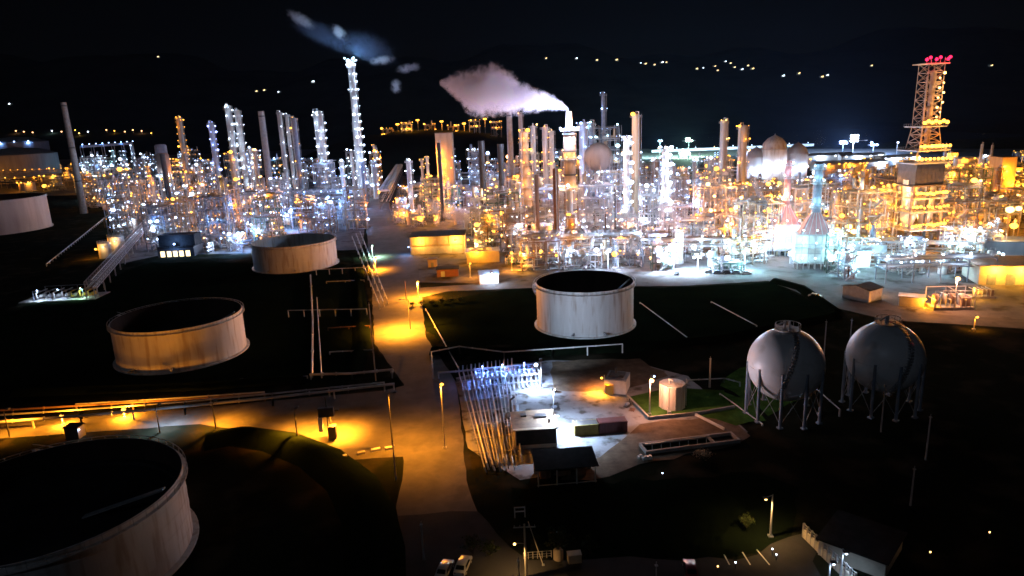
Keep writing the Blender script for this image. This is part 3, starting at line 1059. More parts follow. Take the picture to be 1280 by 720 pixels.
# scrub bush by the sump
def bush(px, py, r, h, label, cat='bush', seed=0, trunk=False, mat='leaf', name='bush', group=None):
    rr = random.Random(seed)
    g = G(px, py)
    t = thing(name, label, cat, g, 0, group)
    mb = MB()
    for k in range(420):
        u = rr.random() ** .45
        a = rr.random() * 2 * PI
        e = math.acos(rr.uniform(-.3, 1))
        f = .7 + .35 * math.sin(a * 3 + seed) * math.sin(e * 4 + seed)
        c = Vector((r * u * f * math.sin(e) * math.cos(a), r * u * f * math.sin(e) * math.sin(a), h * .45 + h * .55 * u * f * math.cos(e)))
        s = rr.uniform(.10, .26) * (1 if r < 3 else 1.5)
        q = [Vector((rr.uniform(-1, 1), rr.uniform(-1, 1), rr.uniform(-1, 1))) * s for _ in range(3)]
        mb.poly([c + v for v in q])
    mb.build('crown' if trunk else 'foliage', mat, t)
    mb = MB()
    if trunk:
        mb.bar((0, 0, 0), (0, 0, h * .5), .22, 8, .14)
    for k in range(9):
        a = 2 * PI * k / 9
        mb.bar((0, 0, h * (.3 if trunk else 0)), (r * .6 * math.cos(a), r * .6 * math.sin(a), h * rr.uniform(.5, .8)), .06, 5, .02)
    mb.build('trunk' if trunk else 'stem', 'bark', t)
    return t


bush(878, 574, 2.6, 2.2, 'bare pale-twigged bush below the end of the open sump', seed=3, mat='tan')
for i, px in enumerate((516, 527, 540, 552, 563, 575)):
    bush(px, 383 - i * 1.2, 1.5, 1.9 + .4 * (i % 2), ['dark round bush nearest the central road in the row behind the road junction', 'taller dark bush second from the central road in the junction row', 'dark bush third from the central road in the junction row',
         'dark bush fourth from the central road in the junction row', 'dark bush fifth from the central road in the junction row', 'dark bush at the far end of the junction row'][i], seed=20 + i, group='bushes at the road junction')
for i, (px, py, r, h, lb) in enumerate(((700, 690, 3.2, 4.5, 'dark rounded tree right of the lit utility pole'), (738, 692, 1.8, 3.5, 'narrow dark tree right of the rounded one'),
                                        (933, 660, 1.6, 2.6, 'dark shrub at the corner of the field beside the slim lamp post'), (590, 690, 2.2, 3.0, 'dark shrub behind the parked white cars'), (612, 694, 2.0, 2.6, 'low dark shrub beside the pathway to the lit utility pole'))):
    bush(px, py, r, h, lb, 'tree' if 'tree' in lb else 'shrub', 40 + i, 'tree' in lb, name='tree' if 'tree' in lb else 'shrub')

# goal frame
t = thing('goal_frame', 'small white H-shaped pipe frame standing in the dark field', 'frame', G(650, 647), .05)
MB().bar((-.85, 0, 0), (-.85, 0, 2.0), .1, 8).build('post', 'white', t, True)
MB().bar((.85, 0, 0), (.85, 0, 2.0), .1, 8).build('post', 'white', t, True)
MB().box((0, 0, 1.15), (1.5, .14, .16)).box((0, 0, 1.9), (1.5, .14, .16)).build('rail', 'white', t)

# things below the lit pole
t = thing('garden_tank', 'small tan water tank near the lit utility pole', 'water tank', G(698, 699))
MB().lathe((0, 0, 0), [(.75, 0), (.75, 1.5), (.5, 1.8), (.01, 1.85)], 18).build('shell', 'tan', t, True)
MB().bar((0, 0, 1.8), (0, 0, 2.05), .25, 10).build('lid', 'dark', t)
t = thing('timber_crate', 'pale slatted timber crate near the small tan water tank', 'crate', G(718, 702), .1)
mb = MB().box((0, 0, .75), (2.0, 1.2, 1.3))
for k in range(6):
    mb.box((-.85 + k * .34, -.63, .75), (.2, .06, 1.4))
mb.build('slats', 'tan', t)
MB().box((0, 0, 1.44), (2.1, 1.3, .07)).build('lid', 'bwall', t)
t = thing('fence', 'short wire fence of pale posts beside the lit utility pole', 'fence', G(672, 698), .05)
for k in range(7):
    MB().bar((-2.1 + k * .7, 0, 0), (-2.1 + k * .7, 0, 1.2), .05, 6).build('post', 'bwall', t)
MB().box((0, 0, 1.15), (4.3, .04, .05)).box((0, 0, .7), (4.3, .04, .04)).box((0, 0, .3), (4.3, .04, .04)).build('wire', 'steel', t)

# block wall, lower right, with a compound behind
a, b = G(1004, 672), G(1068, 735)
t = thing('compound_wall', 'long pale block wall with a top rail running down out of the frame', 'wall', a)
d = b - a
MB().beam((0, 0, .75), (d.x, d.y, .75), .25, 1.5).build('panel', 'bwall', t)
mb = MB()
for k in range(13):
    p = d * (k / 12)
    MB().box((p.x, p.y, 1.25), (.3, .3, 2.5)).build('post', 'concrete', t)
mb.beam((0, 0, 2.4), (d.x, d.y, 2.4), .08).beam((0, 0, 1.95), (d.x, d.y, 1.95), .06)
mb.build('rail', 'steel', t)
house('low_building', 'dark low building roof just behind the block wall', 'building', 1075, 690, 9, 9, 2.6, -.75, 'bwall', 'roofdark')
for i, (px, py, c, lb) in enumerate(((970, 697, 'white', 'small bollard light nearest the parking bays'), (965, 690, 'white', 'small bollard light farther back beside the parking bays'), (919, 707, 'white', 'small bollard light beside the pink-red car'),
                                     (897, 712, 'warm', 'dim bollard light close to the pink-red car'), (828, 594, 'white', 'tiny ground light at the edge of the dark field'), (1236, 669, 'warm', 'tiny lone light on the dark ground far right of the block wall'),
                                     (1162, 694, 'warm', 'tiny lone light on the dark ground nearer the block wall'))):
    t = thing('bollard_light', lb, 'bollard light', G(px, py + 4), 0, 'bollard lights')
    MB().bar((0, 0, 0), (0, 0, .9), .09, 8).build('post', 'dark', t, True)
    MB().bar((0, 0, .9), (0, 0, .95), .16, 8).build('cap', 'dark', t, True)
    lamp(t, (0, 0, 1.08), c, .12, 25)


# cars
def car(px, py, rz, mat, label):
    t = thing('parked_car', label, 'car', G(px, py), rz, 'cars in the car park')
    prof = [(-2.15, .35), (2.15, .35), (2.2, .6), (2.05, .85), (1.2, .95), (.5, 1.42), (-1.1, 1.46), (-1.75, .98), (-2.15, .9), (-2.22, .6)]
    mb = MB()
    n = len(prof)
    for y, s in ((-.86, 1), (-.80, 1.0), (.80, 1.0), (.86, 1)):
        for x, z in prof:
            tap = .13 if z > 1.2 else 0
            mb.v.append((x * (.985 if abs(y) > .83 else 1), y - math.copysign(tap, y), z if abs(y) < .83 else .35 + (z - .35) * .96))
    for j in range(3):
        for i in range(n):
            k = (i + 1) % n
            mb.f.append((j * n + i, j * n + k, (j + 1) * n + k, (j + 1) * n + i))
    mb.f.append(tuple(reversed(range(n))))
    mb.f.append(tuple(3 * n + i for i in range(n)))
    mb.build('body', mat, t, True)
    for nm, q in (('windscreen', [(1.14, -.68, .99), (1.14, .68, .99), (.55, .62, 1.40), (.55, -.62, 1.40)]), ('rear_window', [(-1.68, .66, 1.03), (-1.68, -.66, 1.03), (-1.16, -.6, 1.43), (-1.16, .6, 1.43)])):
        c = sum((Vector(v) for v in q), Vector()) / 4
        nrm = (Vector(q[1]) - Vector(q[0])).cross(Vector(q[2]) - Vector(q[1])).normalized()
        off = nrm * .02
        MB().poly([Vector(v) + off for v in q]).build(nm, 'glass', t)
    for s in (-1, 1):
        MB().poly([(1.0, s * .875, .97), (-1.5, s * .875, .99), (-1.05, s * .765, 1.38), (.45, s * .765, 1.36)]).build('side_window', 'glass', t)
        for x in (-1.35, 1.35):
            w = MB().bar((x, s * .66, .33), (x, s * .9, .33), .33, 16).build('wheel', 'rubber', t, True)
            MB().bar((x, s * .9, .33), (x, s * .92, .33), .19, 10).build('rim', 'alu', w, True)
        MB().box((2.14, s * .6, .68), (.1, .35, .15)).build('headlight', 'white', t)
        MB().box((-2.17, s * .62, .78), (.08, .3, .16)).build('tail_light', 'maroon', t)
    return t


car(556, 716, 1.35, 'carwhite', 'pale white car parked left in the pair at the foot of the frame')
car(579, 711, 1.35, 'carwhite', 'pale white car parked right in the pair with a dark boot line')
car(863, 716, 1.45, 'carred', 'pink-red car parked alone in the dark car park')
# low debris in the yard
for i, (px, py, w, lb) in enumerate(((693, 490, .9, 'dark cable drum lying on the orange-lit side of the yard'), (694, 512, 1.0, 'dark pump on the pale concrete beside the workshop'), (785, 508, 1.2, 'dark valve skid beside the kerb corner'), (790, 513, .8, 'dark pallet at the kerb corner'))):
    t = thing('cable_drum' if i == 0 else 'pallet' if i == 3 else 'small_pump', lb, 'drum' if i == 0 else 'pallet' if i == 3 else 'pump', G(px, py), .4 * i)
    if i == 0:
        MB().bar((-.45, 0, .6), (.45, 0, .6), .35, 14).build('core', 'rust', t, True)
        for x in (-.45, .45):
            MB().bar((x - .05, 0, .6), (x + .05, 0, .6), .6, 16).build('flange', 'dark', t, True)
    elif i == 3:
        for y in (-.5, 0, .5):
            MB().box((0, y, .08), (1.6, .15, .16)).build('bearer', 'rust', t)
        for k in range(6):
            MB().box((-.7 + k * .28, 0, .2), (.2, 1.2, .06)).build('board', 'rust', t)
    else:
        MB().box((0, 0, .12), (2.2, 1.0, .24)).build('base', 'dark', t)
        MB().capsule((-.7, 0, .7), (.2, 0, .7), .38, 12).build('motor', 'bluegrey', t, True)
        MB().bar((.35, 0, .7), (.85, 0, .7), .5, 12).bar((.6, 0, 1.1), (.6, 0, 1.7), .14, 8).build('casing', 'dark', t, True)
for i, (px, py) in enumerate(((812, 574), (806, 575), (800, 573))):
    o = MB().box((0, 0, .3), (1.0, .6, .6), .3 * i).box((.1, 0, .7), (.5, .4, .25), .3 * i).build('rubble_block', 'white', None, loc=G(px, py))
    tag(o, ['white rubble block nearest the sump below the gravel', 'white rubble block in the middle of three below the gravel', 'white rubble block farthest from the sump below the gravel'][i], 'block', 'rubble below the gravel')
# ================================================================ process plant: builders
LG[0] = 3.1
def railing(mb, c, r, z, n=20, a0=0.0, a1=2 * PI, h=1.1):
    for k in range(n + 1):
        a = a0 + (a1 - a0) * k / n
        mb.bar((c[0] + r * math.cos(a), c[1] + r * math.sin(a), z), (c[0] + r * math.cos(a), c[1] + r * math.sin(a), z + h), .05, 4, caps=False)
    mb.ring(c, r - .04, r + .04, z + h - .05, z + h + .05, n, a0, a1)
    mb.ring(c, r - .03, r + .03, z + h * .5 - .03, z + h * .5 + .03, n, a0, a1)


def column(px, ty, Y, rpx, label, mat='alu', col='white', step=7.5, lp=2, power=900, land=None, name='process_column', cat='column', taper=1.0, head='dome',
           plat=True, z0=5.0, lamp_size=.42, group='distillation columns', loc=None, rad=None, height=None, light_every=3, front=True, pipe='steel'):
    if loc is None:
        Y = YY(px, Y)
        h = top_z(ty, Y, px)
        X = x_at(px, ty, Y)
        dep = Y * CP - (h - CAMZ) * SP
        r = rpx * dep / FPX
        loc = (X, Y, 0)
    else:
        h, r = height, rad
    t = thing(name, label, cat, loc, 0, group, land)
    rt = r * taper
    body = [(r * 1.15, 0), (r * 1.12, min(3.5, h * .1)), (r, min(3.7, h * .11))]
    if taper != 1.0:
        body += [(r, h * .55), (rt, h * .6)]
    hz = h - .5 * rt
    body += [(rt, hz)]
    if head == 'dome':
        body += [(rt * .88, hz + rt * .28), (rt * .5, hz + rt * .45), (.01, h)]
    else:
        body += [(rt * .55, h), (rt * .5, h - 1), (.01, h - 1)]
    MB().lathe((0, 0, 0), body, 24).build('shell', mat, t, True)
    rr = R
    if plat:
        z = max(z0, h % step + step)
        k = 0
        zs = []
        while z < h - 1:
            zs.append(z)
            z += step * rr.uniform(.85, 1.15)
        zs.append(h - .9 * rt)
        for z in zs:
            rl = rt if taper != 1 and z > h * .57 else r
            a0 = rr.uniform(-2.6, -1.6) if z < h - 2 * r else 0
            a1 = a0 + (rr.uniform(2.4, 4.2) if z < h - 2 * r else 2 * PI)
            ro = rl + rr.uniform(1.0, 1.5)
            mb = MB()
            mb.ring((0, 0, 0), rl * .98, ro, z - .12, z, 18, a0, a1)
            railing(mb, (0, 0, 0), ro - .06, z, 14, a0, a1)
            mb.build('platform', 'steel', t)
            for j in range(lp):
                a = a0 + (a1 - a0) * (j + .5) / lp + rr.uniform(-.3, .3)
                if front and j == 0:
                    a = -PI / 2 + rr.uniform(-.9, .9)
                lamp(t, ((ro + .3) * math.cos(a), (ro + .3) * math.sin(a), z + 2.0), col, lamp_size * (.5 + 1.1 * rr.random() ** 2) * (1.5 if (k + j) % light_every == 0 else .9), power * .42 * rr.uniform(.6, 1.4) if (k + j) % light_every == 0 else 0, off=(1.6 * math.cos(a), 1.6 * math.sin(a), .2))
                k += 1
        mb = MB()
        for s in (-.3, .3):
            mb.beam((r + .9, s, .5), (rt + .9, s, h - .4), .08)
        for k in range(int(h / 1.2)):
            z = .8 + k * 1.2
            x = r + .9 + (rt - r) * z / h
            mb.box((x, 0, z), (.06, .6, .06))
        mb.build('ladder', 'steel', t)
    a = rr.uniform(-2.4, -.8)
    c, s = math.cos(a), math.sin(a)
    MB().tube([(0, 0, h - .2), (0, 0, h + 1.2), ((r + .7) * c, (r + .7) * s, h + 1.0), ((r + .7) * c, (r + .7) * s, 2.5), ((r + 4) * c, (r + 4) * s, 2.2)], .28 if r > 1 else .15, 8).build('overhead_pipe', pipe, t, True)
    return t, h, r, loc


def stack(px, ty, Y, rpx, label, mat='concrete', bands=(), land=None, name='stack', taper=.85, lamps=(), plat=(), col='warm', group='stacks', power=700, base_z=0, guy=False):
    Y = YY(px, Y)
    h = top_z(ty, Y, px)
    X = x_at(px, ty, Y)
    dep = Y * CP - (h - CAMZ) * SP
    r = rpx * dep / FPX
    t = thing(name, label, 'chimney', (X, Y, 0), 0, group, land)
    MB().lathe((0, 0, 0), [(r / taper * 1.05, base_z), (r, h), (r * .86, h), (r * .86, h - 2), (.01, h - 2)], 28).build('shell', mat, t, True)
    for z in bands:
        zz = h * z
        rl = r / taper + (r - r / taper) * z
        MB().ring((0, 0, 0), rl * .99, rl * 1.07 + .1, zz - .4, zz + .4, 28).build('band', 'dark', t, True)
    for z in plat:
        zz = h * z
        rl = r / taper * 1.04 + (r - r / taper) * z
        mb = MB().ring((0, 0, 0), rl * .95, rl + 1.1, zz - .12, zz, 24)
        railing(mb, (0, 0, 0), rl + 1.05, zz, 16)
        mb.build('platform', 'steel', t)
        for k in range(4):
            a = -PI / 2 + (k - 1.5) * .9
            lamp(t, ((rl + 1.3) * math.cos(a), (rl + 1.3) * math.sin(a), zz + 1.4), col, .36, power if k in (1, 2) else 0, off=(.9 * math.cos(a), .9 * math.sin(a), .3))
    mb = MB()
    for s in (-.28, .28):
        mb.beam((r / taper + .35, s, 1), (r + .35, s, h), .07)
    for k in range(int(h / 1.5)):
        z = 1 + k * 1.5
        mb.box((r / taper + .35 + (r - r / taper) * z / h, 0, z), (.05, .56, .05))
    mb.build('ladder', 'steel', t)
    return t, h, r, (X, Y, 0)


def flights(mb, x, y, z0, z1, run=4.0):
    z, s = z0, 1
    while z < z1 - 1:
        zz = min(z + 3.2, z1)
        mb.beam((x - s * run / 2, y, z), (x + s * run / 2, y, zz), .9, .18)
        mb.bar((x - s * run / 2, y - .45, z + 1), (x + s * run / 2, y - .45, zz + 1), .05, 4)
        mb.box((x + s * (run / 2 + .5), y, zz), (1.1, 1.6, .12))
        z, s = zz, -s


def steel_unit(loc, rz, nx, ny, bx, by, heights, paint, col, label, pipes=40, lamps=4, power=900, land=None, contents='mix', group=None, lamp_size=.42, light_n=3, pmat=None, name='process_structure', sheeted=False, decks=1.0, rr=None):
    """open steel frame of several decks with vessels, pipework and lamps"""
    rr = rr or R
    t = thing(name, label, 'steel structure', loc, rz, group, land)
    W, D = nx * bx, ny * by
    xs = [-W / 2 + i * bx for i in range(nx + 1)]
    ys = [-D / 2 + i * by for i in range(ny + 1)]
    H = heights[-1]
    fr = MB()
    for x in xs:
        for y in ys:
            fr.box((x, y, H / 2), (.42, .42, H))
    for z in heights:
        for y in ys:
            fr.box((0, y, z - .25), (W, .22, .42))
        for x in xs:
            fr.box((x, 0, z - .27), (.2, D, .36))
    lv = [0] + list(heights)
    for a, b in zip(lv[:-1], lv[1:]):
        for (i, y) in ((rr.randrange(nx), -D / 2), (rr.randrange(nx), D / 2)):
            p, q = xs[i], xs[i + 1]
            if rr.random() < .6:
                fr.beam((p, y, a + .2), (q, y, b - .4), .16)
            if rr.random() < .6:
                fr.beam((q, y - .02, a + .2), (p, y - .02, b - .4), .16)
    fr.build('frame', paint, t)
    dk = MB()
    rl = MB()
    for z in heights:
        for i in range(nx):
            for j in range(ny):
                if rr.random() < .72 * decks:
                    dk.box(((xs[i] + xs[i + 1]) / 2, (ys[j] + ys[j + 1]) / 2, z + .04), (bx - .25, by - .25, .1))
        for y in (-D / 2, D / 2):
            rl.box((0, y, z + 1.1), (W, .07, .07)).box((0, y, z + .6), (W, .05, .05))
            for k in range(nx * 3 + 1):
                rl.box((-W / 2 + k * bx / 3, y, z + .55), (.06, .06, 1.1))
        for x in (-W / 2, W / 2):
            rl.box((x, 0, z + 1.1), (.07, D, .07))
    panels = len(dk.f) // 6
    for k in range(panels if panels <= 6 else 0):
        one = MB()
        one.v, one.f = dk.v[8 * k:8 * k + 8], [tuple(i - 8 * k for i in f) for f in dk.f[6 * k:6 * k + 6]]
        one.build('deck', 'steel', t)
    if panels > 6:
        dk.build('deck', 'steel', t)
    rl.build('handrail', 'yellow' if rr.random() < .3 else 'steel', t)
    st = MB()
    flights(st, -W / 2 - 1.3 if False else 0, -D / 2 - 1.2, 0, H)
    if rr.random() < .6:
        st.build('stair', 'steel', t)
    # vessels
    zl = [0] + list(heights)
    for z in zl:
        for j in range(ny):
            for i in range(nx):
                u = rr.random()
                cx, cy_ = (xs[i] + xs[i + 1]) / 2, (ys[j] + ys[j + 1]) / 2
                vm = rr.choice(('alu', 'white', 'steel', 'alu', 'tan', 'bluegrey'))
                if u < .17:
                    r_ = rr.uniform(.6, 1.25)
                    ln = bx * rr.uniform(.55, .95)
                    MB().capsule((cx - ln / 2, cy_, z + r_ + .6), (cx + ln / 2, cy_, z + r_ + .6), r_, 14).box((cx - ln * .3, cy_, z + .35), (.4, r_ * 1.4, .7)).box((cx + ln * .3, cy_, z + .35), (.4, r_ * 1.4, .7)).build('drum', vm, t, True)
                elif u < .29:
                    r_ = rr.uniform(.6, 1.3)
                    hh = rr.uniform(3.2, 7.5)
                    MB().capsule((cx, cy_, z + 1.2), (cx, cy_, z + hh), r_, 14).build('vessel', vm, t, True)
                elif u < .37 and z > 0:
                    MB().box((cx, cy_, z + .9), (bx * .7, by * .6, 1.5)).bar((cx, cy_, z + 1.7), (cx, cy_, z + 2.2), min(bx, by) * .27, 14).build('cooler', vm, t)
    # pipework
    groups = {}
    for k in range(pipes):
        m = rr.choice(pmat or ('alu', 'steel', 'white', 'steel', 'rust', 'alu'))
        mb = MB()
        groups.setdefault(m, []).append(mb)
        r_ = rr.choice((.09, .12, .16, .22, .3))
        x, y, z = rr.uniform(-W / 2 - .6, W / 2 + .6), rr.choice((-D / 2 - rr.uniform(.2, 1.0), rr.uniform(-D / 2, D / 2), D / 2 + .5)), rr.uniform(.5, H)
        pts = [(x, y, z)]
        for q in range(rr.randint(2, 4)):
            ax = rr.randrange(3) if q else rr.choice((0, 2, 2))
            if ax == 0:
                x = max(-W / 2 - 1.5, min(W / 2 + 1.5, x + rr.choice((-1, 1)) * rr.uniform(2, W * .8)))
            elif ax == 1:
                y = max(-D / 2 - 1.2, min(D / 2 + 1.2, y + rr.choice((-1, 1)) * rr.uniform(1.5, D * .7)))
            else:
                z = max(.4, min(H + 1.5, z + rr.choice((-1, 1)) * rr.uniform(3, H * .6)))
            pts.append((x, y, z))
        mb.tube(pts, r_, 6)
        if rr.random() < .35:
            p = Vector(pts[0]).lerp(Vector(pts[1]), .5)
            mb.bar(p + Vector((0, 0, -.3)), p + Vector((0, 0, .3)), r_ * 2, 8)
    for m, mbs in groups.items():
        if len(mbs) <= 6:
            for mb in mbs:
                mb.build('pipe', m, t, True)
        else:
            al = MB()
            for mb in mbs:
                k = len(al.v)
                al.v += mb.v
                al.f += [tuple(i + k for i in f) for f in mb.f]
            al.build('pipework', m, t, True)
    if sheeted:
        MB().box((0, -D / 2 - .3, H * .72), (W * .7, .12, H * .3)).build('cladding', paint, t)
    # lamps at the edges of each deck
    n = 0
    spots = []
    for z in [min(4, heights[0] * .7)] + list(heights):
        for k in range(lamps):
            side = rr.random()
            if side < .62:
                p = (rr.uniform(-W / 2, W / 2), -D / 2 - .5, z + rr.uniform(1.6, 2.6))
                off = (0, -.9, .1)
            else:
                p = (rr.choice((-1, 1)) * (W / 2 + .45), rr.uniform(-D / 2, D / 2), z + rr.uniform(1.6, 2.6))
                off = (math.copysign(.9, p[0]), 0, .1)
            spots.append((p, off))
    lit = set(rr.sample(range(len(spots)), min(light_n, len(spots))))
    for i, (p, off) in enumerate(spots):
        c = col if isinstance(col, str) else rr.choice(col)
        lamp(t, p, c, lamp_size * (.38 + 1.0 * rr.random() ** 4) * (2.5 if i in lit else 1), power * (.7 if c in ('amber', 'sodium') and loc[1] < 420 else 1) * rr.uniform(.7, 1.4) if i in lit else 0, off=off)  # lit bulbs are enlarged to stand in for glare
    return t


def pipe_rack(p0, p1, label, w=7.0, tiers=(5, 7.5), paint='steel', col='white', bay=8.0, npipe=8, lamps=True, power=700, group='pipe racks', land=None, light_every=3, coolers=False, lamp_size=.38):
    p0, p1 = Vector((p0[0], p0[1], 0)), Vector((p1[0], p1[1], 0))
    d = p1 - p0
    L = d.length
    t = thing('pipe_rack', label, 'pipe rack', p0, math.atan2(d.y, d.x), group, land)
    n = max(2, int(L / bay))
    fr = MB()
    H = tiers[-1]
    for k in range(n + 1):
        x = L * k / n
        for y in (-w / 2, w / 2):
            fr.box((x, y, H / 2 + .2), (.32, .32, H + .4))
        for z in tiers:
            fr.box((x, 0, z - .2), (.25, w, .35))
    for z in tiers:
        for y in (-w / 2, w / 2):
            fr.box((L / 2, y, z + .22), (L, .2, .3))
    fr.build('frame', paint, t)
    rr = R
    for z in tiers:
        for i in range(npipe):
            r_ = rr.choice((.12, .16, .22, .3))
            y = -w / 2 + .5 + (w - 1) * i / (npipe - 1)
            a, b = (0, L) if rr.random() < .6 else sorted((rr.uniform(0, L), rr.uniform(0, L)))
            if b - a > 4:
                MB().bar((a, y, z + r_), (b, y, z + r_), r_, 8).build('pipe', rr.choice(('alu', 'steel', 'white', 'rust', 'alu')), t, True)
    if coolers:
        k = 0
        for i in range(int(L / 6)):
            x = 3 + i * 6
            f = MB().box((x, 0, H + 2.4), (5.6, w + 1, 1.4))
            for sy in (-w / 4, w / 4):
                f.ring((x, sy, 0), 1.5, 1.65, H + 3.1, H + 3.9, 18)
                f.box((x, sy, H + 3.5), (2.9, .25, .1)).box((x, sy, H + 3.5), (.25, 2.9, .1))
            for sx in (-2.5, 2.5):
                for sy in (-w / 2, w / 2):
                    f.box((x + sx, sy, H + 1.1), (.2, .2, 1.7))
            f.build('fan_cooler', 'steel', t)
    if lamps:
        for k in range(n + 1):
            x = L * k / n
            y = -w / 2 - .3 if math.cos(math.atan2(d.y, d.x)) > 0 else w / 2 + .3
            c = col if isinstance(col, str) else rr.choice(col)
            lamp(t, (x, y, H + 2.0), c, lamp_size * rr.uniform(.8, 1.1), power * rr.uniform(.7, 1.3) if k % light_every == 0 else 0)
        mb = MB()
        for k in range(n + 1):
            y = -w / 2 - .3 if math.cos(math.atan2(d.y, d.x)) > 0 else w / 2 + .3
            mb.bar((L * k / n, y, H - .4), (L * k / n, y, H + 2.4), .06, 5)
        mb.build('lamp_mast', 'steel', t)
    return t


def heater(loc, w, d, h, hs, rs, label, mat='white', cone='pinkred', smat='pinkred', col='cyan', rz=0.0, land=None, power=1200):
    power *= .3
    """fired heater: box on legs, convection pyramid, stack"""
    t = thing('fired_heater', label, 'furnace', loc, rz, 'fired heaters', land)
    b = MB().box((0, 0, 2.4 + h / 2), (w, d, h))
    b.build('firebox', mat, t)
    mb = MB()
    n = 6
    for i in range(n + 1):
        x = -w / 2 + i * w / n
        for y in (-d / 2, d / 2):
            mb.box((x, y + math.copysign(.14, y), 1.2 + h / 2), (.25, .28, 2.4 + h))
    for k in range(4):
        z = 2.6 + k * (h - .4) / 3
        mb.box((0, -d / 2 - .2, z), (w + .3, .22, .25)).box((0, d / 2 + .2, z), (w + .3, .22, .25))
    mb.build('buckstay', 'steel', t)
    mb = MB()
    k = 0
    mb.v += [(-w * .42, -d * .42, 2.4 + h), (w * .42, -d * .42, 2.4 + h), (w * .42, d * .42, 2.4 + h), (-w * .42, d * .42, 2.4 + h)]
    zz = 2.4 + h + h * .75
    q = rs * 1.05
    mb.v += [(-q, -q, zz), (q, -q, zz), (q, q, zz), (-q, q, zz)]
    mb.f += [(0, 1, 5, 4), (1, 2, 6, 5), (2, 3, 7, 6), (3, 0, 4, 7), (4, 5, 6, 7)]
    mb.build('hood', cone, t)
    rb = MB()
    for i in range(5):
        f = (i + .5) / 5
        for sy in (-1, 1):
            rb.beam((-w * .42 + w * .84 * f, sy * (d * .42 + .05), 2.4 + h), (-q + 2 * q * f, sy * (q + .05), zz), .2)
    rb.build('hood_rib', 'steel', t)
    MB().lathe((0, 0, 0), [(rs * 1.05, zz - .2), (rs, hs), (rs * .85, hs), (rs * .85, hs - 1.5), (.01, hs - 1.5)], 24).build('stack', smat, t, True)
    for z in (zz + 2, zz + (hs - zz) * .6, hs - 2):
        mb = MB().ring((0, 0, 0), rs * .9, rs + 1.1, z - .12, z, 20)
        railing(mb, (0, 0, 0), rs + 1.05, z, 14)
        mb.build('platform', 'steel', t)
        for a in (-2.2, -.9):
            lamp(t, ((rs + 1.3) * math.cos(a), (rs + 1.3) * math.sin(a), z + 1.5), col, .34, power * .6, off=(.8 * math.cos(a), .8 * math.sin(a), .2))
    for z in (2.5, 2.4 + h * .55, 2.4 + h):
        mb = MB().box((0, -d / 2 - 1.1, z), (w + 2, 1.6, .12))
        mb.box((0, -d / 2 - 1.85, z + 1.1), (w + 2, .06, .06))
        for k in range(9):
            mb.box((-w / 2 - 1 + k * (w + 2) / 8, -d / 2 - 1.85, z + .55), (.06, .06, 1.1))
        mb.build('walkway', 'steel', t)
        for k in range(3):
            lamp(t, (-w / 3 + k * w / 3, -d / 2 - 2.3, z + 2.2), col, .36, power if k != 1 else 0, off=(0, -.8, .1))
    mb = MB()
    for k in range(7):
        x = -w / 2 + .8 + k * (w - 1.6) / 6
        mb.tube([(x, -d / 2 - .3, 3.2), (x, -d / 2 - 2.5, 3.0), (x, -d / 2 - 2.7, .4)], .14, 6)
    mb.build('pipework', 'alu', t, True)
    return t


def lamps_cloud(t, pts, col, size, power, n_lit):
    for i, p in enumerate(pts):
        lamp(t, p, col, size, power if i < n_lit else 0)
# ================================================================ landmarks of the plant
def GY(y):
    return G(640, y).y


def FX(px, py):
    """ground point under pixel"""
    p = G(px, py)
    return (p.x, p.y, 0)


# --- left
stack(79, 128, 470, 3.1, 'slim pale concrete chimney standing alone at the left end of the plant', 'concrete', (.3, .6, .97), 'the lone slim chimney', taper=.72)
column(223, 146, 560, 3.2, 'amber-lit slender column with lamps to its top at the left of the plant', 'tan', 'amber', 6, 2, 1100, 'the amber-lit slender column', lamp_size=.55)
column(263, 152, 580, 3.4, 'deep blue-lit column right of the amber slender one', 'alu', 'deepblue', 6, 2, 1600, 'the deep blue-lit column', lamp_size=.6)
column(284, 131, 540, 4.0, 'tall white-lit column with a domed top, left of a close pair', 'alu', 'white', 6.5, 2, 900, 'the close pair of white columns', lamp_size=.45)
column(296, 137, 548, 3.6, 'slightly shorter white-lit column, right of a close pair', 'white', 'white', 7.5, 2, 800, None, lamp_size=.4)
stack(326, 139, 500, 3.6, 'pale bare stack right of the close pair of white columns', 'concrete', (.95,), 'the pale bare stack', taper=.85)
column(349, 140, 520, 2.6, 'thin column leftmost of three needle columns', 'alu', 'white', 12, 1, 500, 'the three needle columns', lamp_size=.4)
column(358, 143, 520, 2.4, 'thin column in the middle of three needle columns', 'steel', 'white', 13, 1, 400, None, lamp_size=.35)
column(367, 147, 516, 3.0, 'thin darker column rightmost of three needle columns', 'bluegrey', 'amber', 12, 1, 500, None, lamp_size=.4)
column(397, 138, 530, 5.4, 'fat white-lit column with ringed platforms left of the tallest column', 'alu', 'white', 6.2, 4, 1300, 'the fat ringed column', lamp_size=.55)
column(438, 76, 560, 5.0, 'tallest white-lit column with close-set platforms and a blazing blue-white head', 'alu', 'white', 6.5, 4, 1600, 'the tallest column', taper=.8, lamp_size=.55)
# blazing head of the tallest column
tt = [o for o in COL.objects if o.get('label', '').startswith('tallest white-lit')][0]
hz = top_z(76, YY(438, 560), 438)
for a in range(6):
    c, s = math.cos(a * PI / 3 + .3), math.sin(a * PI / 3 + .3)
    lamp(tt, (4.6 * c, 4.6 * s, hz + .5 + (a % 2) * 1.6), 'cyan' if a % 2 else 'white', .75, 5200, off=(1.2 * c, 1.2 * s, .4))

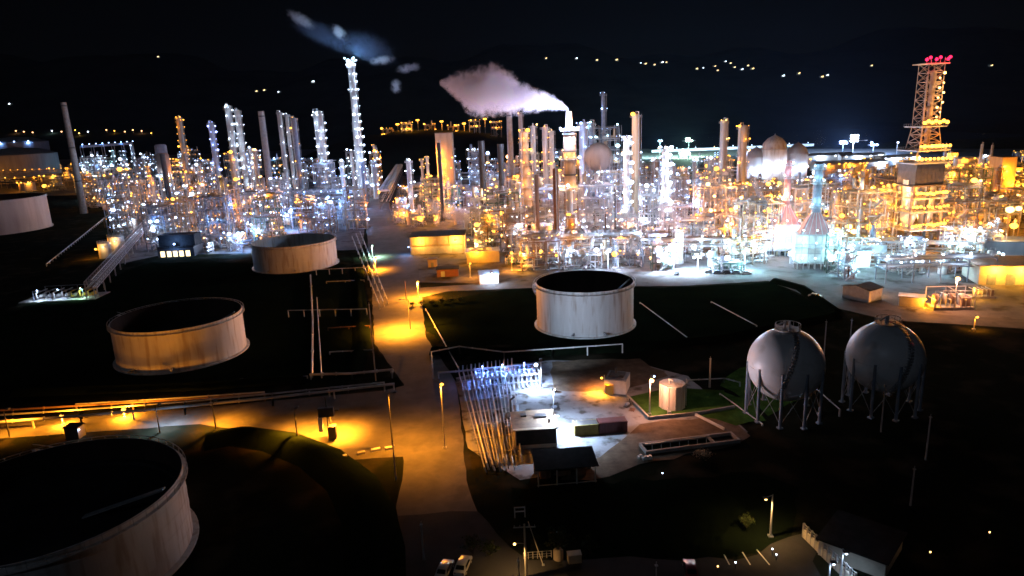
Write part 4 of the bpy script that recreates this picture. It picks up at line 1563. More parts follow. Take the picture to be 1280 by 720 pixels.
# dark duct with gooseneck
p = FX(217, 282)
Y0 = p[1]
t = thing('flue_duct', 'thick black duct rising straight and arching over in a gooseneck at the left', 'duct', (p[0], Y0, 0), 0, None, 'the black gooseneck duct')
zt = top_z(192, Y0, 219)
zb = top_z(252, Y0, 217)
MB().bar((0, 0, zb - 1), (0, 0, zt), 1.7, 18).build('riser', 'dark', t, True)
pts = [(0, 0, zb)]
for k in range(9):
    a = PI - PI * k / 8
    pts.append((5.2 + 5.2 * math.cos(a), -2, zb - 5 + 5.5 * math.sin(a)))
pts.append((10.4, -2, 6))
MB().tube(pts, 1.5, 14).build('gooseneck', 'dark', t, True)
mb = MB()
for x in (-1.5, 10.4):
    for y in (-3, 2):
        mb.box((x, y, 4), (.4, .4, 8))
MB().box((0, 0, 0), (.1, .1, .1))
mb.box((4.5, -.5, 8), (15, 6, .4)).bar((0, 0, 8), (0, 0, zb), 1.2, 14)
mb.build('support', 'dark', t)
# two fat hoppers beside it
for i, (px, ty, m, lb) in enumerate(((200, 180, 'bluegrey', 'bluish dome-topped hopper vessel farther behind the grey-brown one left of the black duct'), (202, 191, 'brown', 'grey-brown cylindrical hopper vessel left of the black gooseneck duct'))):
    Y = YY(px, 470 - i * 45)
    X = x_at(px, ty, Y)
    z = top_z(ty, Y, px)
    z0 = top_z(ty + 26, Y, px)
    t = thing('hopper_vessel', lb, 'vessel', (X, Y, 0), 0, 'hopper vessels')
    r_ = 4.4
    MB().lathe((0, 0, 0), [(.8, z0 - 6), (r_, z0), (r_, z - 1.5), (r_ * .8, z - .4), (.01, z)], 24).build('shell', m, t, True)
    mb = MB()
    for k in range(6):
        a = k * PI / 3
        mb.bar((r_ * math.cos(a), r_ * math.sin(a), 0), (r_ * math.cos(a), r_ * math.sin(a), z0 + 1), .35, 8)
    mb.ring((0, 0, 0), r_ - .2, r_ + .5, z0 - .6, z0, 24)
    mb.build('leg_frame', 'steel', t)
    for k in range(3):
        a = -PI / 2 + (k - 1) * .9
        lamp(t, ((r_ + .8) * math.cos(a), (r_ + .8) * math.sin(a), z0 - 1.5), 'white', .4, 700, off=(.6 * math.cos(a), .6 * math.sin(a), 0))
# white-lit sloping lattice with a row of lights
Y = YY(120, 560)
x0, x1 = x_at(108, 225, Y), x_at(135, 225, Y)
steel_unit(((x0 + x1) / 2, Y, 0), .1, 3, 2, 6.2, 6, [7, 14, 21, 28, 35, 41], 'white', ['white', 'cyan', 'blue'], 'white lattice tower blazing blue-white left of the amber slender column', 40, 6, 1700, 'the blazing white lattice tower', lamp_size=.6, light_n=9)
a, b = AT(101, 181, YY(101, 575)), AT(164, 177, YY(164, 640))
t = thing('conveyor_gallery', 'sloping dark conveyor gallery with a string of bluish lamps along its top', 'conveyor', (a.x, a.y, 0), math.atan2(b.y - a.y, b.x - a.x), None, 'the conveyor gallery')
L = math.hypot(b.x - a.x, b.y - a.y)
MB().beam((0, 0, a.z - 2), (L, 0, b.z - 2), 3.2, 2.4).build('gallery', 'bluegrey', t)
mb = MB()
for k in range(6):
    x = L * k / 5
    z = a.z + (b.z - a.z) * k / 5
    mb.beam((x, -1.5, 0), (x, -1.5, z - 3), .4).beam((x, 1.5, 0), (x, 1.5, z - 3), .4)
mb.build('trestle', 'steel', t)
for k in range(9):
    lamp(t, (L * k / 8, -1.9, a.z + (b.z - a.z) * k / 8 + .3), 'blue', .55, 900 if k % 3 == 0 else 0)
# left edge tanks
storage_tank(18, 178, 36, 20, 'flat grey-blue tank at the far left edge with bluish lamps on its rim', 'tank_grey', False, land='the grey-blue edge tanks', Y=900, group='far tanks')
storage_tank(20, 193, 44, 18, 'nearer grey-blue tank at the far left edge below the rim-lit one', 'tank_grey', False, Y=785, group='far tanks')
t = [o for o in COL.objects if o.get('label', '').startswith('flat grey-blue tank')][0]
for k in range(6):
    a = -PI / 2 + (k - 2.5) * .4
    lamp(t, (61 * math.cos(a), 61 * math.sin(a), 2 + top_z(178, YY(18, 900), 18)), 'blue', 1.3, 5000 if k % 2 else 0)

# --- centre
column(548, 178, 440, 2.2, 'thin black stack with a flared foot in front of the yellow-lit tower', 'dark', 'amber', 30, 0, 0, 'the thin black stack', plat=False)
Y = YY(555, 530)
t = house('clad_tower', 'tall yellow-lit clad tower behind the thin black stack', 'tower', 0, 0, 13, 12, top_z(166, Y, 555), 0, 'tan', 'roofrust', g=Vector((x_at(555, 166, Y), Y, 0)), land='the yellow-lit clad tower')
for k in range(9):
    lamp(t, (R.uniform(-7, 7), -6.6 - R.uniform(0, .4), 8 + k * 4), 'amber', .55, 2600 if k % 2 == 0 else 0, off=(0, -1.6, -.3))
stack(601, 176, 400, 3.6, 'fat black stack, left of two before the blue-lit frames', 'dark', (), 'the two fat black stacks', taper=.95)
stack(625, 180, 405, 3.6, 'fat black stack, right of two before the blue-lit frames', 'dark', (), None, taper=.95)
stack(636, 139, 470, 3.2, 'slender pale stack rising behind the fat black stacks', 'concrete', (.96,), 'the slender pale stack', taper=.8)
column(650, 143, 520, 2.4, 'thin grey column between slender pale stack and yellow-lit tapered column', 'steel', 'amber', 14, 1, 500, None)
column(656, 163, 440, 7.0, 'stout brown column lit yellow beside the slender pale stack', 'tan', 'amber', 7, 3, 1500, 'the stout yellow-lit column', lamp_size=.6, taper=.6)
column(666, 157, 450, 3.0, 'thin white-topped column right of the stout yellow-lit column', 'alu', 'warm', 9, 1, 600, None)
column(681, 158, 480, 3.6, 'pale column with an amber lamp on top left of the plume stack', 'alu', 'amber', 9, 2, 700, 'the pale amber-topped column')
column(689, 163, 490, 3.2, 'pale column close behind the plume stack with few platforms', 'white', 'warm', 11, 1, 600, None)
column(694, 210, 345, 3.4, 'rusty brown stack-like column in front of the plume stack', 'rust', 'amber', 40, 0, 0, None, plat=False)
column(670, 218, 340, 3.0, 'short brown column left of the rusty stack-like one', 'brown', 'amber', 40, 0, 0, None, plat=False)
# plume stack
Ys = YY(711, 400)
zt = top_z(139, Ys, 711)
Xs = x_at(711, 139, Ys)
zs = top_z(163, Ys, 711)
t = thing('plume_stack', 'thick brown banded stack with a thin white top giving off the steam plume', 'chimney', (Xs, Ys, 0), 0, None, 'the plume stack')
MB().lathe((0, 0, 0), [(4.4, 0), (3.5, zs * .45), (3.3, zs), (1.9, zs + 1.5), (1.6, zt), (1.35, zt), (1.35, zt - 2), (.01, zt - 2)], 28).build('shell', 'brown', t, True)
for f in (.22, .4, .57, .72, .8, .97):
    z = zs * f
    MB().ring((0, 0, 0), 3.3, 4.0, z - .5, z + .3, 28).build('band', 'dark', t, True)
for f in (.4, .72, 1.0):
    z = zs * f
    mb = MB().ring((0, 0, 0), 3.2, 5.0, z - .12, z, 24)
    railing(mb, (0, 0, 0), 4.9, z, 18)
    mb.build('platform', 'steel', t)
    for k in range(4):
        a = -PI / 2 + (k - 1.5) * .8
        lamp(t, (5.4 * math.cos(a), 5.4 * math.sin(a), z + 1.5), ('white', 'blue', 'white', 'pink')[k] if f == 1 else 'warm', .55 if f == 1 else .35, (26000 if f == 1 else 900), off=(1 * math.cos(a), 1 * math.sin(a), .3))
mb = MB()
for s in (-.3, .3):
    mb.beam((4.6, s, 1), (3.7, s, zs), .08)
mb.build('ladder', 'steel', t)
# arched transfer pipe with lamps left of the plume stack
column(729, 152, 520, 5.5, 'bluish column, left of two right of the plume stack', 'alu', 'blue', 6.5, 3, 1300, 'the two bluish columns', lamp_size=.5)
column(738, 152, 530, 4.6, 'bluish column, right of two right of the plume stack', 'bluegrey', 'cyan', 7, 2, 900, None, lamp_size=.45)
t, h, r, l = column(754, 117, 560, 2.6, 'very slim blue-lit vent needle above a lamp-covered frame', 'bluegrey', 'blue', 14, 2, 1200, 'the blue vent needle', lamp_size=.5)
steel_unit((l[0], l[1] - 8, 0), 0, 3, 2, 6.5, 6, [10, 20, 30, 38, 46, 54], 'bluegrey', ['blue', 'white', 'cyan'], 'tall blue-lit frame clasping the foot of the vent needle', 46, 5, 1500, None, lamp_size=.55, light_n=8)
# grey dome
Y = YY(748, 480)
c = AT(748, 196, Y)
t = thing('sphere_tank', 'plain grey storage sphere half sunk among the frames right of the plume stack', 'gas sphere', (c.x, Y, 0), 0, 'far spheres', 'the plain grey sphere')
MB().sphere((0, 0, c.z), 9.3, 36, 20).build('shell', 'tank_grey', t, True)
for k in range(8):
    a = k * PI / 4
    MB().bar((9.1 * math.cos(a), 9.1 * math.sin(a), 0), (9.1 * math.cos(a), 9.1 * math.sin(a), c.z), .5, 8).build('leg', 'tank_grey', t, True)
column(783, 172, 420, 4.0, 'blazing white column left of the orange-brown tower column', 'white', 'white', 5.5, 4, 2300, 'the blazing white column', lamp_size=.65)
column(795, 142, 450, 5.0, 'bare orange-brown column with one amber lamp on its head', 'tan', 'amber', 50, 1, 2500, 'the orange-brown column', lamp_size=.7, z0=4)
column(832, 185, 385, 4.2, 'brilliant white column hung with lamps above the white floodlights', 'white', 'white', 5, 5, 2600, 'the brilliant white column', lamp_size=.6)
# black pole with cross
t, h = pole(769, 316, 237, 'black mast with a crossarm standing in front of the orange-brown column', r=.35, mat='dark', cross=6, cat='mast', name='lightning_mast')
LAND.append((t.location.x, t.location.y, 'the black mast with a crossarm'))
column(905, 150, 520, 4.2, 'pale clean column, left of two before the far domes', 'alu', 'warm', 14, 2, 700, 'the two pale clean columns', lamp_size=.45)
column(929, 156, 500, 5.6, 'pale column with a railed amber-lit head, right of two before the far domes', 'alu', 'amber', 13, 3, 1000, None, lamp_size=.5)
for i, (px, py, rp, Y, m, lb) in enumerate(((945, 196, 11, 640, 'tank_grey', 'white round-topped tank leftmost of three far domes'), (968, 186, 15, 640, 'tank', 'large pointed-roof tank in the middle of three far domes'), (997, 192, 12, 660, 'tank_grey', 'bluish round tank rightmost of three far domes'))):
    Y = YY(px, Y)
    c = AT(px, py, Y)
    r_ = rp * Y / FPX
    t = thing('dome_tank', lb, 'tank', (c.x, Y, 0), 0, 'far dome tanks', ('the three far domes' if i == 1 else None))
    MB().lathe((0, 0, 0), [(r_, 0), (r_, c.z), (r_ * .9, c.z + r_ * .45), (r_ * .55, c.z + r_ * .85), (.6, c.z + r_ * 1.1), (.01, c.z + r_ * 1.25)], 32).build('shell', m, t, True)
    mb = MB().ring((0, 0, 0), r_ * .98, r_ + 1, c.z - .3, c.z, 32)
    railing(mb, (0, 0, 0), r_ + .9, c.z, 20)
    mb.build('platform', 'steel', t)
    for k in range(3):
        a = -PI / 2 + (k - 1) * .8
        lamp(t, ((r_ + 1.2) * math.cos(a), (r_ + 1.2) * math.sin(a), c.z * .55 + k), 'white', .5, 1800, off=(2 * math.cos(a), 2 * math.sin(a), 0))

# heaters
g = G(1022, 336)
heater((g.x, g.y + 5, 0), 15, 9, 11.5, top_z(205, g.y + 5, 1023), 1.75, 'white fired heater with a blue-grey stack, nearer of the pink-hooded two', 'white', 'pinkred', 'bluegrey', 'cyan', -.28, 'the two pink-hooded heaters', 1900)
g = G(985, 320)
heater((g.x, g.y + 5, 0), 15, 9, 11.5, top_z(201, g.y + 5, 983), 1.35, 'white fired heater with a pink-red stack, farther of the pink-hooded two', 'white', 'pinkred', 'pinkred', 'white', -.28, None, 1900)
g = G(1072, 334)
steel_unit((g.x + 4, g.y + 4, 0), -.28, 4, 1, 5.5, 7, [5, 10.5], 'steel', ['cyan', 'white'], 'low white-clad frame right of the pink-hooded heaters', 26, 3, 1500, sheeted=True, light_n=5)
g = G(1040, 340)
steel_unit((g.x, g.y, 0), -.28, 1, 1, 5, 5, [5, 10, 15], 'green', 'cyan', 'narrow turquoise-lit stair frame at the corner of the nearer heater', 18, 4, 1900, None, light_n=5)

# crane with lattice boom
g = G(985, 318)
tip = AT(937, 216, g.y - 4)
t = thing('crawler_crane', 'crane with a long thin lattice boom leaning left before the pink-hooded heaters', 'crane', (g.x, g.y, 0), 0, None, 'the crane')
for s in (-1.6, 1.6):
    tr = MB()
    tr.prism([(-3, s - .5), (3, s - .5), (3, s + .5), (-3, s + .5)], .1, 1.1).bar((-3, s - .5, .6), (-3, s + .5, .6), .5, 10).bar((3, s - .5, .6), (3, s + .5, .6), .5, 10)
    tr.build('track', 'dark', t)
MB().box((.5, 0, 2.2), (5, 3, 2)).box((2.6, 0, 2.2), (1.2, 3.2, 1.6)).build('body', 'yellow', t)
MB().box((-1.6, -1.2, 2.6), (1.4, 1.1, 2)).build('cab', 'glass', t)
b0 = Vector((-1, 0, 2.6))
b1 = Vector((tip.x - g.x, tip.y - g.y, tip.z))
mb = MB()
dd = (b1 - b0).normalized()
aa, bb = frame_of(dd)
L = (b1 - b0).length
for i, j in ((-1, -1), (1, -1), (1, 1), (-1, 1)):
    o_ = aa * (.75 * i) + bb * (.75 * j)
    mb.bar(b0 + o_ * .5, b0 + dd * 4 + o_, .1, 5).bar(b0 + dd * 4 + o_, b1 - dd * 4 + o_, .1, 5).bar(b1 - dd * 4 + o_, b1 + o_ * .3, .1, 5)
k = 0
s = 4.0
while s < L - 5:
    for (i, j), (i2, j2) in (((-1, -1), (1, -1)), ((1, -1), (1, 1)), ((1, 1), (-1, 1)), ((-1, 1), (-1, -1))):
        mb.bar(b0 + dd * s + aa * .75 * i + bb * .75 * j, b0 + dd * (s + 1.6) + aa * .75 * i2 + bb * .75 * j2, .06, 4)
    s += 1.6
mb.build('boom', 'bluegrey', t)
MB().bar(b1, b1 - Vector((0, 0, 16)), .05, 4).box(b1 - Vector((0, 0, 16.4)), (.5, .3, .9)).build('hook', 'dark', t)
MB().bar(b1, (3, 0, 5), .05, 4).beam((2.4, 0, 3), (3, 0, 5.2), .25).build('stay', 'dark', t)

# white floodlights at the brightest spot
for i, (px, py, hy, pw, lb) in enumerate(((842, 338, 307, 26000, 'floodlight mast with a cluster of glaring white lamps below the brilliant white column'), (826, 338, 316, 14000, 'shorter floodlight mast with glaring white lamps left of the glaring cluster'),
                                          (872, 340, 318, 12000, 'floodlight mast with white lamps right of the glaring cluster'), (303, 316, 291, 14000, 'floodlight mast with glaring blue-white lamps beside the black-roofed shelter'),
                                          (1013, 300, 213, 9000, 'slim mast with one large white lamp above the farther pink-hooded heater'), (1212, 320, 295, 16000, 'floodlight mast with large white lamps over the right plant road'),
                                          (366, 288, 262, 20000, 'floodlight mast with blue lamps behind the tank beside the central road'), (412, 272, 246, 20000, 'floodlight mast with blue lamps under the fat ringed column'),  # blue and icy masts from here on are added to brighten the units
                                          (446, 262, 236, 18000, 'floodlight mast with blue lamps at the foot of the tallest column'), (596, 268, 236, 16000, 'floodlight mast with blue lamps at the foot of the two fat black stacks'),
                                          (930, 338, 312, 14000, 'floodlight mast with icy lamps before the amber-blazing frame'), (1056, 345, 318, 12000, 'floodlight mast with icy lamps before the nearer pink-hooded heater'),
                                          (760, 338, 312, 10000, 'floodlight mast with white lamps right of the plume stack behind the grey basin tank'))):
    g = G(px, py)
    h = top_z(hy, g.y, px)
    t = thing('floodlight_mast', lb, 'floodlight', g, 0, 'floodlight masts')
    MB().bar((0, 0, 0), (0, 0, h), .25, 10, .15).build('mast', 'steel', t, True)
    MB().box((0, .1, h + .1), (4.0, .25, .3)).box((0, .1, h - 1.1), (3.0, .25, .3)).build('crossbar', 'steel', t)
    c = 'blue' if i in (3, 6, 7, 8, 9) else 'cyan' if i in (10, 11) else 'white'
    n = (6, 4, 4, 4, 1, 3, 2, 2, 2, 2, 2, 2, 2)[i]
    for k in range(n):
        x = (k - (n - 1) / 2) * 1.15
        z = h + (.0 if k % 2 else -1.1)
        lamp(t, (x, -.6, z), c, (.85, .7, .6, .85, 1.5, 1.1, .8, .8, .8, .8, .6, .6, .6)[i], 0)
    light(t, (0, -2.6, h), c, pw * 1.3, .4, 150)
    light(t, (0, 2.2, h + .5), c, pw * .4, .4)

# big amber blaze
for i, (px, py, hts, lb) in enumerate(((942, 318, [6, 12, 18, 24], 'amber-blazing frame behind the crane boom'), (1066, 302, [6, 12, 18], 'amber-blazing frame right of the pink-hooded heaters'), (893, 300, [7, 14, 21, 27], 'pink-amber frame left of the crane boom'))):
    g = G(px, py)
    steel_unit((g.x, g.y, 0), .1, 3, 2, 5.5, 5.5, hts, 'tan', ['amber', 'sodium', 'warm'] if i != 2 else ['pink', 'amber'], lb, 40, 6, 3000, ('the amber-blazing frame' if i == 0 else None), lamp_size=.62, light_n=9)

# --- coker derrick
Yc = YY(1160, 350)
Xc = x_at(1151, 215, Yc)
ck = t = thing('coker_tower', 'great derrick tower with a dark boxed waist and five red lamps on its lattice mast', 'tower', (Xc, Yc, 0), .12, None, 'the red-lamped derrick tower')
z1, z2, z3, z4, z5, z6 = [top_z(v, Yc, 1162) for v in (262, 229, 204, 190, 158, 80)]
for x in (-9, 0, 9):
    for y in (-7, 7):
        MB().bar((x, y, 0), (x, y, z2), .9, 12).build('leg', 'dark' if x == 0 and y < 0 else 'brown', t, True)
for x in (-5, 5):
    MB().lathe((x, 0, 0), [(1.2, z1 - 10), (4.0, z1 - 3), (4.1, z2 + 2)], 24).build('coke_drum', 'alu', t, True)
mb = MB()
for z, w in ((z1, 23), (z1 - 8, 21), (z1 + 6, 19)):
    mb.box((0, 0, z), (w, 19, .5))
    for y in (-9.5, 9.5):
        mb.box((0, y, z + 1.2), (w, .08, .08)).box((0, y, z + .7), (w, .06, .06))
        for k in range(17):
            mb.box((-w / 2 + k * w / 16, y, z + .7), (.07, .07, 1.2))
mb.build('deck', 'steel', t)
for z, w in ((z1, 23), (z1 - 8, 21), (z1 + 6, 19)):
    for k in range(10):
        lamp(t, (-w / 2 + (k + .5) * w / 10, -9.9, z + 2.3 + R.uniform(-.4, .6)), 'amber', (.7 * R.uniform(.6, 1.4)), 1200 if k % 2 == 0 else 0, off=(0, -1.1, .2))
    for k in range(4):
        lamp(t, (-w / 2 - .4, -7 + k * 4.5, z + 2.3), 'sodium', .5, 800 if k == 1 else 0, off=(-1, 0, .2))
MB().box((0, 0, (z2 + z3) / 2), (17, 14, z3 - z2)).build('waist_box', 'dark', t)
mb = MB()
for k in range(8):
    mb.box((-7.6 + k * 2.17, -7.08, (z2 + z3) / 2), (.2, .14, z3 - z2 - .4))
mb.box((0, 0, z2 - .35), (20.5, 16, .6))
mb.build('waist_trim', 'dark', t)
mb = MB()
for z, w in ((z3 + .5, 22), (z4 + 1, 19)):
    mb.box((0, 0, z), (w, 17, .4))
    for y in (-8.5, 8.5):
        mb.box((0, y, z + 1.2), (w, .08, .08)).box((0, y, z + .7), (w, .06, .06))
        for k in range(15):
            mb.box((-w / 2 + k * w / 14, y, z + .7), (.07, .07, 1.2))
mb.build('drill_deck', 'steel', t)
for z, w in ((z3 + .5, 22), (z4 + 1, 19)):
    for k in range(9):
        lamp(t, (-w / 2 + (k + .5) * w / 9, -8.9, z + 2.0), 'amber' if k % 3 else 'sodium', .9 * R.uniform(.7, 1.2), 800 if k % 2 == 0 else 0, off=(0, -1.1, .2))
mast = MB()
mw = 4.9
def lattice(mb, w0, w1, za, zb, n, r_=.28):
    c = [(-1, -1), (1, -1), (1, 1), (-1, 1)]
    for i, j in c:
        mb.bar((i * w0, j * w0 * .8, za), (i * w1, j * w1 * .8, zb), r_, 6)
    for k in range(n):
        f0, f1 = k / n, (k + 1) / n
        wa, wb = w0 + (w1 - w0) * f0, w0 + (w1 - w0) * f1
        a_, b_ = za + (zb - za) * f0, za + (zb - za) * f1
        for q in range(4):
            i, j = c[q]
            i2, j2 = c[(q + 1) % 4]
            mb.bar((i * wb, j * wb * .8, b_), (i2 * wb, j2 * wb * .8, b_), r_ * .6, 5)
            mb.bar((i * wa, j * wa * .8, a_), (i2 * wb, j2 * wb * .8, b_), r_ * .55, 5)
            mb.bar((i2 * wa, j2 * wa * .8, a_), (i * wb, j * wb * .8, b_), r_ * .55, 5)
lattice(mast, 6.6, mw, z4 + 1, z5, 3)
lattice(mast, mw, 4.6, z5, z6, 7, .2)
mast.build('mast', 'brown', t)
mb = MB().box((0, 0, z5), (15, 13, .4))
for y in (-7, 7):
    mb.box((0, y, z5 + 1.2), (15, .08, .08))
    for k in range(12):
        mb.box((-7.5 + k * 15 / 11, y, z5 + .6), (.07, .07, 1.2))
mb.build('mast_deck', 'steel', t)
for k in range(7):
    lamp(t, (-6.6 + k * 2.2, -7.4, z5 + 1.8 + (k % 2) * .6), 'amber', .95, 1100 if k % 2 == 0 else 0, off=(0, -1.1, .2))
mb = MB().bar((1.6, 0, z4), (1.6, 0, z6 - 3), 1.5, 14).bar((-1.8, 0, z4), (-1.8, 0, z6 - 5), .5, 10)
for k in range(5):
    z = z5 + 3 + k * (z6 - z5 - 6) / 4
    mb.box((1.6, -1, z), (4.8, 5.5, .2))
mb.build('drill_stem', 'brown', t, True)
for k in range(10):
    z = z5 + 4 + k * (z6 - z5 - 8) / 9
    lamp(t, (1.0 + 2.6 * (k % 2) + R.uniform(-.6, .6), -5.4, z), 'warm', .5 * R.uniform(.8, 1.5), 650 if k % 2 else 0, off=(0, -1.0, -.3))
mb = MB().box((-.5, 0, z6), (14, 10, .35))
for k in range(6):
    mb.bar((-7 + k * 2.6, -4.8, z6), (-7 + k * 2.6, -4.8, z6 + (1.5 if k % 2 else 2.5)), .1, 6)
mb.build('crown_deck', 'tan', t)
for k, x in enumerate((-7.2, -5.2, -1.6, .6, 5.0, 6.2)):
    lamp(t, (x, -5.0, z6 + 1.6 + (k % 2) * .8), 'red', .8, 350, off=(0, -1.4, .3))
mb = MB()
flights(mb, 11.2, -6, 0, z3, 4)
mb.build('stair', 'steel', t)
ck.scale = (.8, .84, 1)
# frames around the derrick
for i, (dx, dy, nx, ny, hts, lb) in enumerate(((-20, 4, 3, 2, [6, 12, 19, 26], 'amber-lit frame hard against the left flank of the derrick tower'), (19, 6, 3, 2, [6, 13, 20, 27], 'amber-lit frame hard against the right flank of the derrick tower'),
                                             (-44, 14, 3, 2, [7, 14, 21, 28], 'amber-lit frame second to the left of the derrick tower'), (45, 18, 3, 3, [6, 12, 18], 'amber-lit frame second to the right of the derrick tower'), (2, 22, 3, 2, [7, 14, 21], 'amber-lit frame directly behind the derrick tower'))):
    steel_unit((Xc + dx, Yc + dy, 0), .1, nx, ny, 6, 6, hts, ('tan', 'brown', 'steel')[i % 3], ['amber', 'sodium', 'amber', 'warm'], lb, 40, 6, 1500, lamp_size=.55, light_n=7)

# right edge
Y = YY(1254, 540)
t = house('clad_tower', 'tall tan clad block at the right edge of the plant', 'tower', 0, 0, 9, 12, top_z(196, Y, 1254), 0, 'tan', 'roofrust', g=Vector((x_at(1254, 200, Y), Y, 0)), land='the tan clad block')
lamp(t, (-2, -7.2, 20), 'amber', .6, 3500, off=(0, -2, 0))
lamp(t, (3, -7.2, 12), 'amber', .6, 3500, off=(0, -2, 0))
column(1228, 180, 560, 1.6, 'thin bare mast-like column, left of two near the tan clad block', 'alu', 'white', 40, 0, 0, None, plat=False)
column(1241, 181, 565, 1.5, 'thin bare mast-like column, right of two near the tan clad block', 'alu', 'white', 40, 0, 0, None, plat=False)
column(1183, 180, 520, 1.3, 'thin bare vent behind the derrick tower', 'steel', 'white', 40, 0, 0, None, plat=False)
column(1228, 196, 500, 3.0, 'short white-lit column under the thin mast-like pair', 'alu', 'white', 9, 2, 800, None)

# --- buildings along the front
t = house('control_building', 'yellow-lit two-storey building with a black roof behind the central road', 'building', 549, 314, 27, 16, 9.0, .02, 'bwall', 'roofdark', windows=[(-9, 6.4, 6, 2.2, 'bwall'), (0, 6.4, 8, 2.2, 'bwall')], land='the black-roofed two-storey building')
MB().box((-3, -8.25, 2.2), (20, .4, 3.6)).build('hoarding', 'white', t)
MB().box((-1, -8.2, 4.8), (26, .5, .3)).build('ledge', 'tan', t)
for x in (-12.8, -6, 0, 6, 12.8):
    MB().box((x, -8.15, 4.5), (.4, .3, 9)).build('pilaster', 'tan', t)
lamp(t, (15.2, -6, 6.2), 'amber', .5, 3800, off=(1.2, -1.6, 0))
lamp(t, (9, -9.0, 6.8), 'sodium', .4, 2600, off=(0, -1.6, 0))
lamp(t, (-8, -9.0, 6.8), 'sodium', .3, 1600, off=(0, -1.6, 0))
lamp(t, (-14.5, -6.8, 4), 'blue', .35, 1200, off=(-1.2, -1.2, 0))
t = house('pump_house', 'small white-lit shed with a grey roof beside amber lamps on the plant road', 'shed', 611, 353, 7.5, 6, 4.0, .1, 'white', 'bluegrey', pitch=1.2, land='the small white-lit shed')
lamp(t, (1.2, -3.7, 4.4), 'white', .4, 2600, off=(0, -1.3, 0))
house('store_shed', 'dark red-brown low shed left of the small white-lit shed', 'shed', 560, 344, 9, 6, 3.2, .05, 'maroon', 'roofdark', doors=((-2, 1.6, 2.4),))
t = house('store_shed', 'tan low shed in front of the two-storey building', 'shed', 541, 333, 4, 4, 3.6, .05, 'tan', 'roofrust', doors=((0, 1.2, 2.2),))
t = house('substation', 'flat pinkish building with white roof plant left of the plume stack foot', 'building', 604, 326, 15, 9, 5.2, .05, 'bwall', 'alu', land='the flat pinkish building')
lamp(t, (-3, -5.3, 5.8), 'amber', .4, 2200, off=(0, -1.4, 0))
mb = MB().box((-2, 0, 5.9), (4, 3, 1.0)).box((3, 1, 5.8), (2.4, 2.4, .9))
mb.build('roof_unit', 'white', t)
house('substation', 'black-roofed shelter with lit bays at the front left of the plant', 'shelter', 227, 318, 19, 12, 5, .02, 'dark', 'roofdark', doors=[(-7, 2.2, 3), (-3.6, 2.2, 3), (-.4, 2.2, 3), (2.8, 2.2, 3), (6.2, 2.2, 3)], lit='lit_window', land='the black-roofed shelter')
t = [o for o in COL.objects if o.get('label', '').startswith('black-roofed shelter')][0]
MB().box((0, 1, 8.2), (19, 9, 5.8)).build('upper_box', 'roofdark', t)
lamp(t, (0, -6.6, 6.8), 'blue', .55, 1800, off=(0, -1.4, .3))
t = house('metal_shed', 'white box shed with a dark gable roof on the right plant road', 'shed', 1077, 373, 7.5, 9.5, 4.2, .55, 'white', 'roofdark', pitch=1.0, land='the white gabled shed')
lamp(t, (4.9, 1.5, 3.4), 'sodium', .22, 1800, off=(1.2, 0, 0))
t = house('metal_shed', 'low white cabin with an amber-lit corner between gabled shed and pump package', 'cabin', 1139, 381, 7, 4.6, 3.0, -.55, 'white', 'steel')
lamp(t, (3.9, -2.2, 2.8), 'amber', .3, 2200, off=(.8, -1, 0))
t = house('canopy_building', 'long building with a rust roof and yellow-lit front at the right edge', 'building', 1262, 350, 26, 16, 7.0, -.25, 'bwall', 'roofrust', doors=[(-9, 3, 4), (-3, 3, 4), (3, 3, 4), (9, 3, 4)], over=1.4, land='the yellow-fronted building')
for x in (-8, 0, 8):
    lamp(t, (x, -9.6, 6.3), 'sodium', .3, 2400, off=(0, -1.0, -.6))
t = house('canopy_building', 'blue-roofed hall just behind the yellow-fronted building', 'building', 1265, 325, 24, 12, 8.5, -.25, 'tank_grey', 'bluegrey')
# compressor package
g = G(1186, 385)
t = thing('compressor_package', 'round-backed compressor package under one big pinkish lamp by the right plant road', 'compressor', g, -.1, None, 'the compressor package')
MB().box((0, 0, .5), (12, 6, 1)).build('plinth', 'concrete', t)
for k in range(4):
    MB().capsule((-4.4 + k * 2.6, .2, 1.8), (-4.4 + k * 2.6, .2, 4.4), 1.0, 14).build('bottle', ('brown', 'alu')[k % 2], t, True)
MB().box((4, -.4, 2.4), (2.6, 3.4, 2.8)).build('engine', 'brown', t)
mb = MB()
for k in range(8):
    mb.tube([(-5.4 + k * 1.5, -2.6, 1), (-5.4 + k * 1.5, -2.6, 3.4 + (k % 3) * .8), (-5.4 + k * 1.5, 2.4, 3.4 + (k % 3) * .8)], .16, 6)
mb.build('pipework', 'alu', t, True)
mb = MB()
for x in (-6, 0, 6):
    for y in (-3, 3):
        mb.box((x, y, 3.2), (.2, .2, 6.4))
mb.box((0, -3, 6.4), (12.2, .2, .2)).box((0, 3, 6.4), (12.2, .2, .2)).box((0, 0, 6.5), (.2, 6, .2))
mb.build('frame', 'steel', t)
MB().bar((0, -2.8, 6.4), (0, -2.8, 10.2), .12, 6).build('lamp_mast', 'steel', t)
lamp(t, (0, -3.2, 10.4), 'pink', .75, 5200)
g = G(1225, 372)
t = thing('compressor_package', 'smaller brown pump package right of the pink-lamped compressor', 'pump package', g, -.1)
MB().box((0, 0, .4), (8, 4, .8)).build('plinth', 'concrete', t)
MB().capsule((-2, 0, 2.0), (1.4, 0, 2.0), 1.0, 14).build('drum', 'tan', t, True)
MB().box((2.8, 0, 1.8), (1.6, 2.2, 2.0)).build('engine', 'brown', t)
mb = MB()
for k in range(5):
    mb.tube([(-3 + k * 1.3, -1.8, .8), (-3 + k * 1.3, -1.8, 3.2), (-3 + k * 1.3, 1.6, 3.2)], .13, 6)
mb.build('pipework', 'alu', t, True)
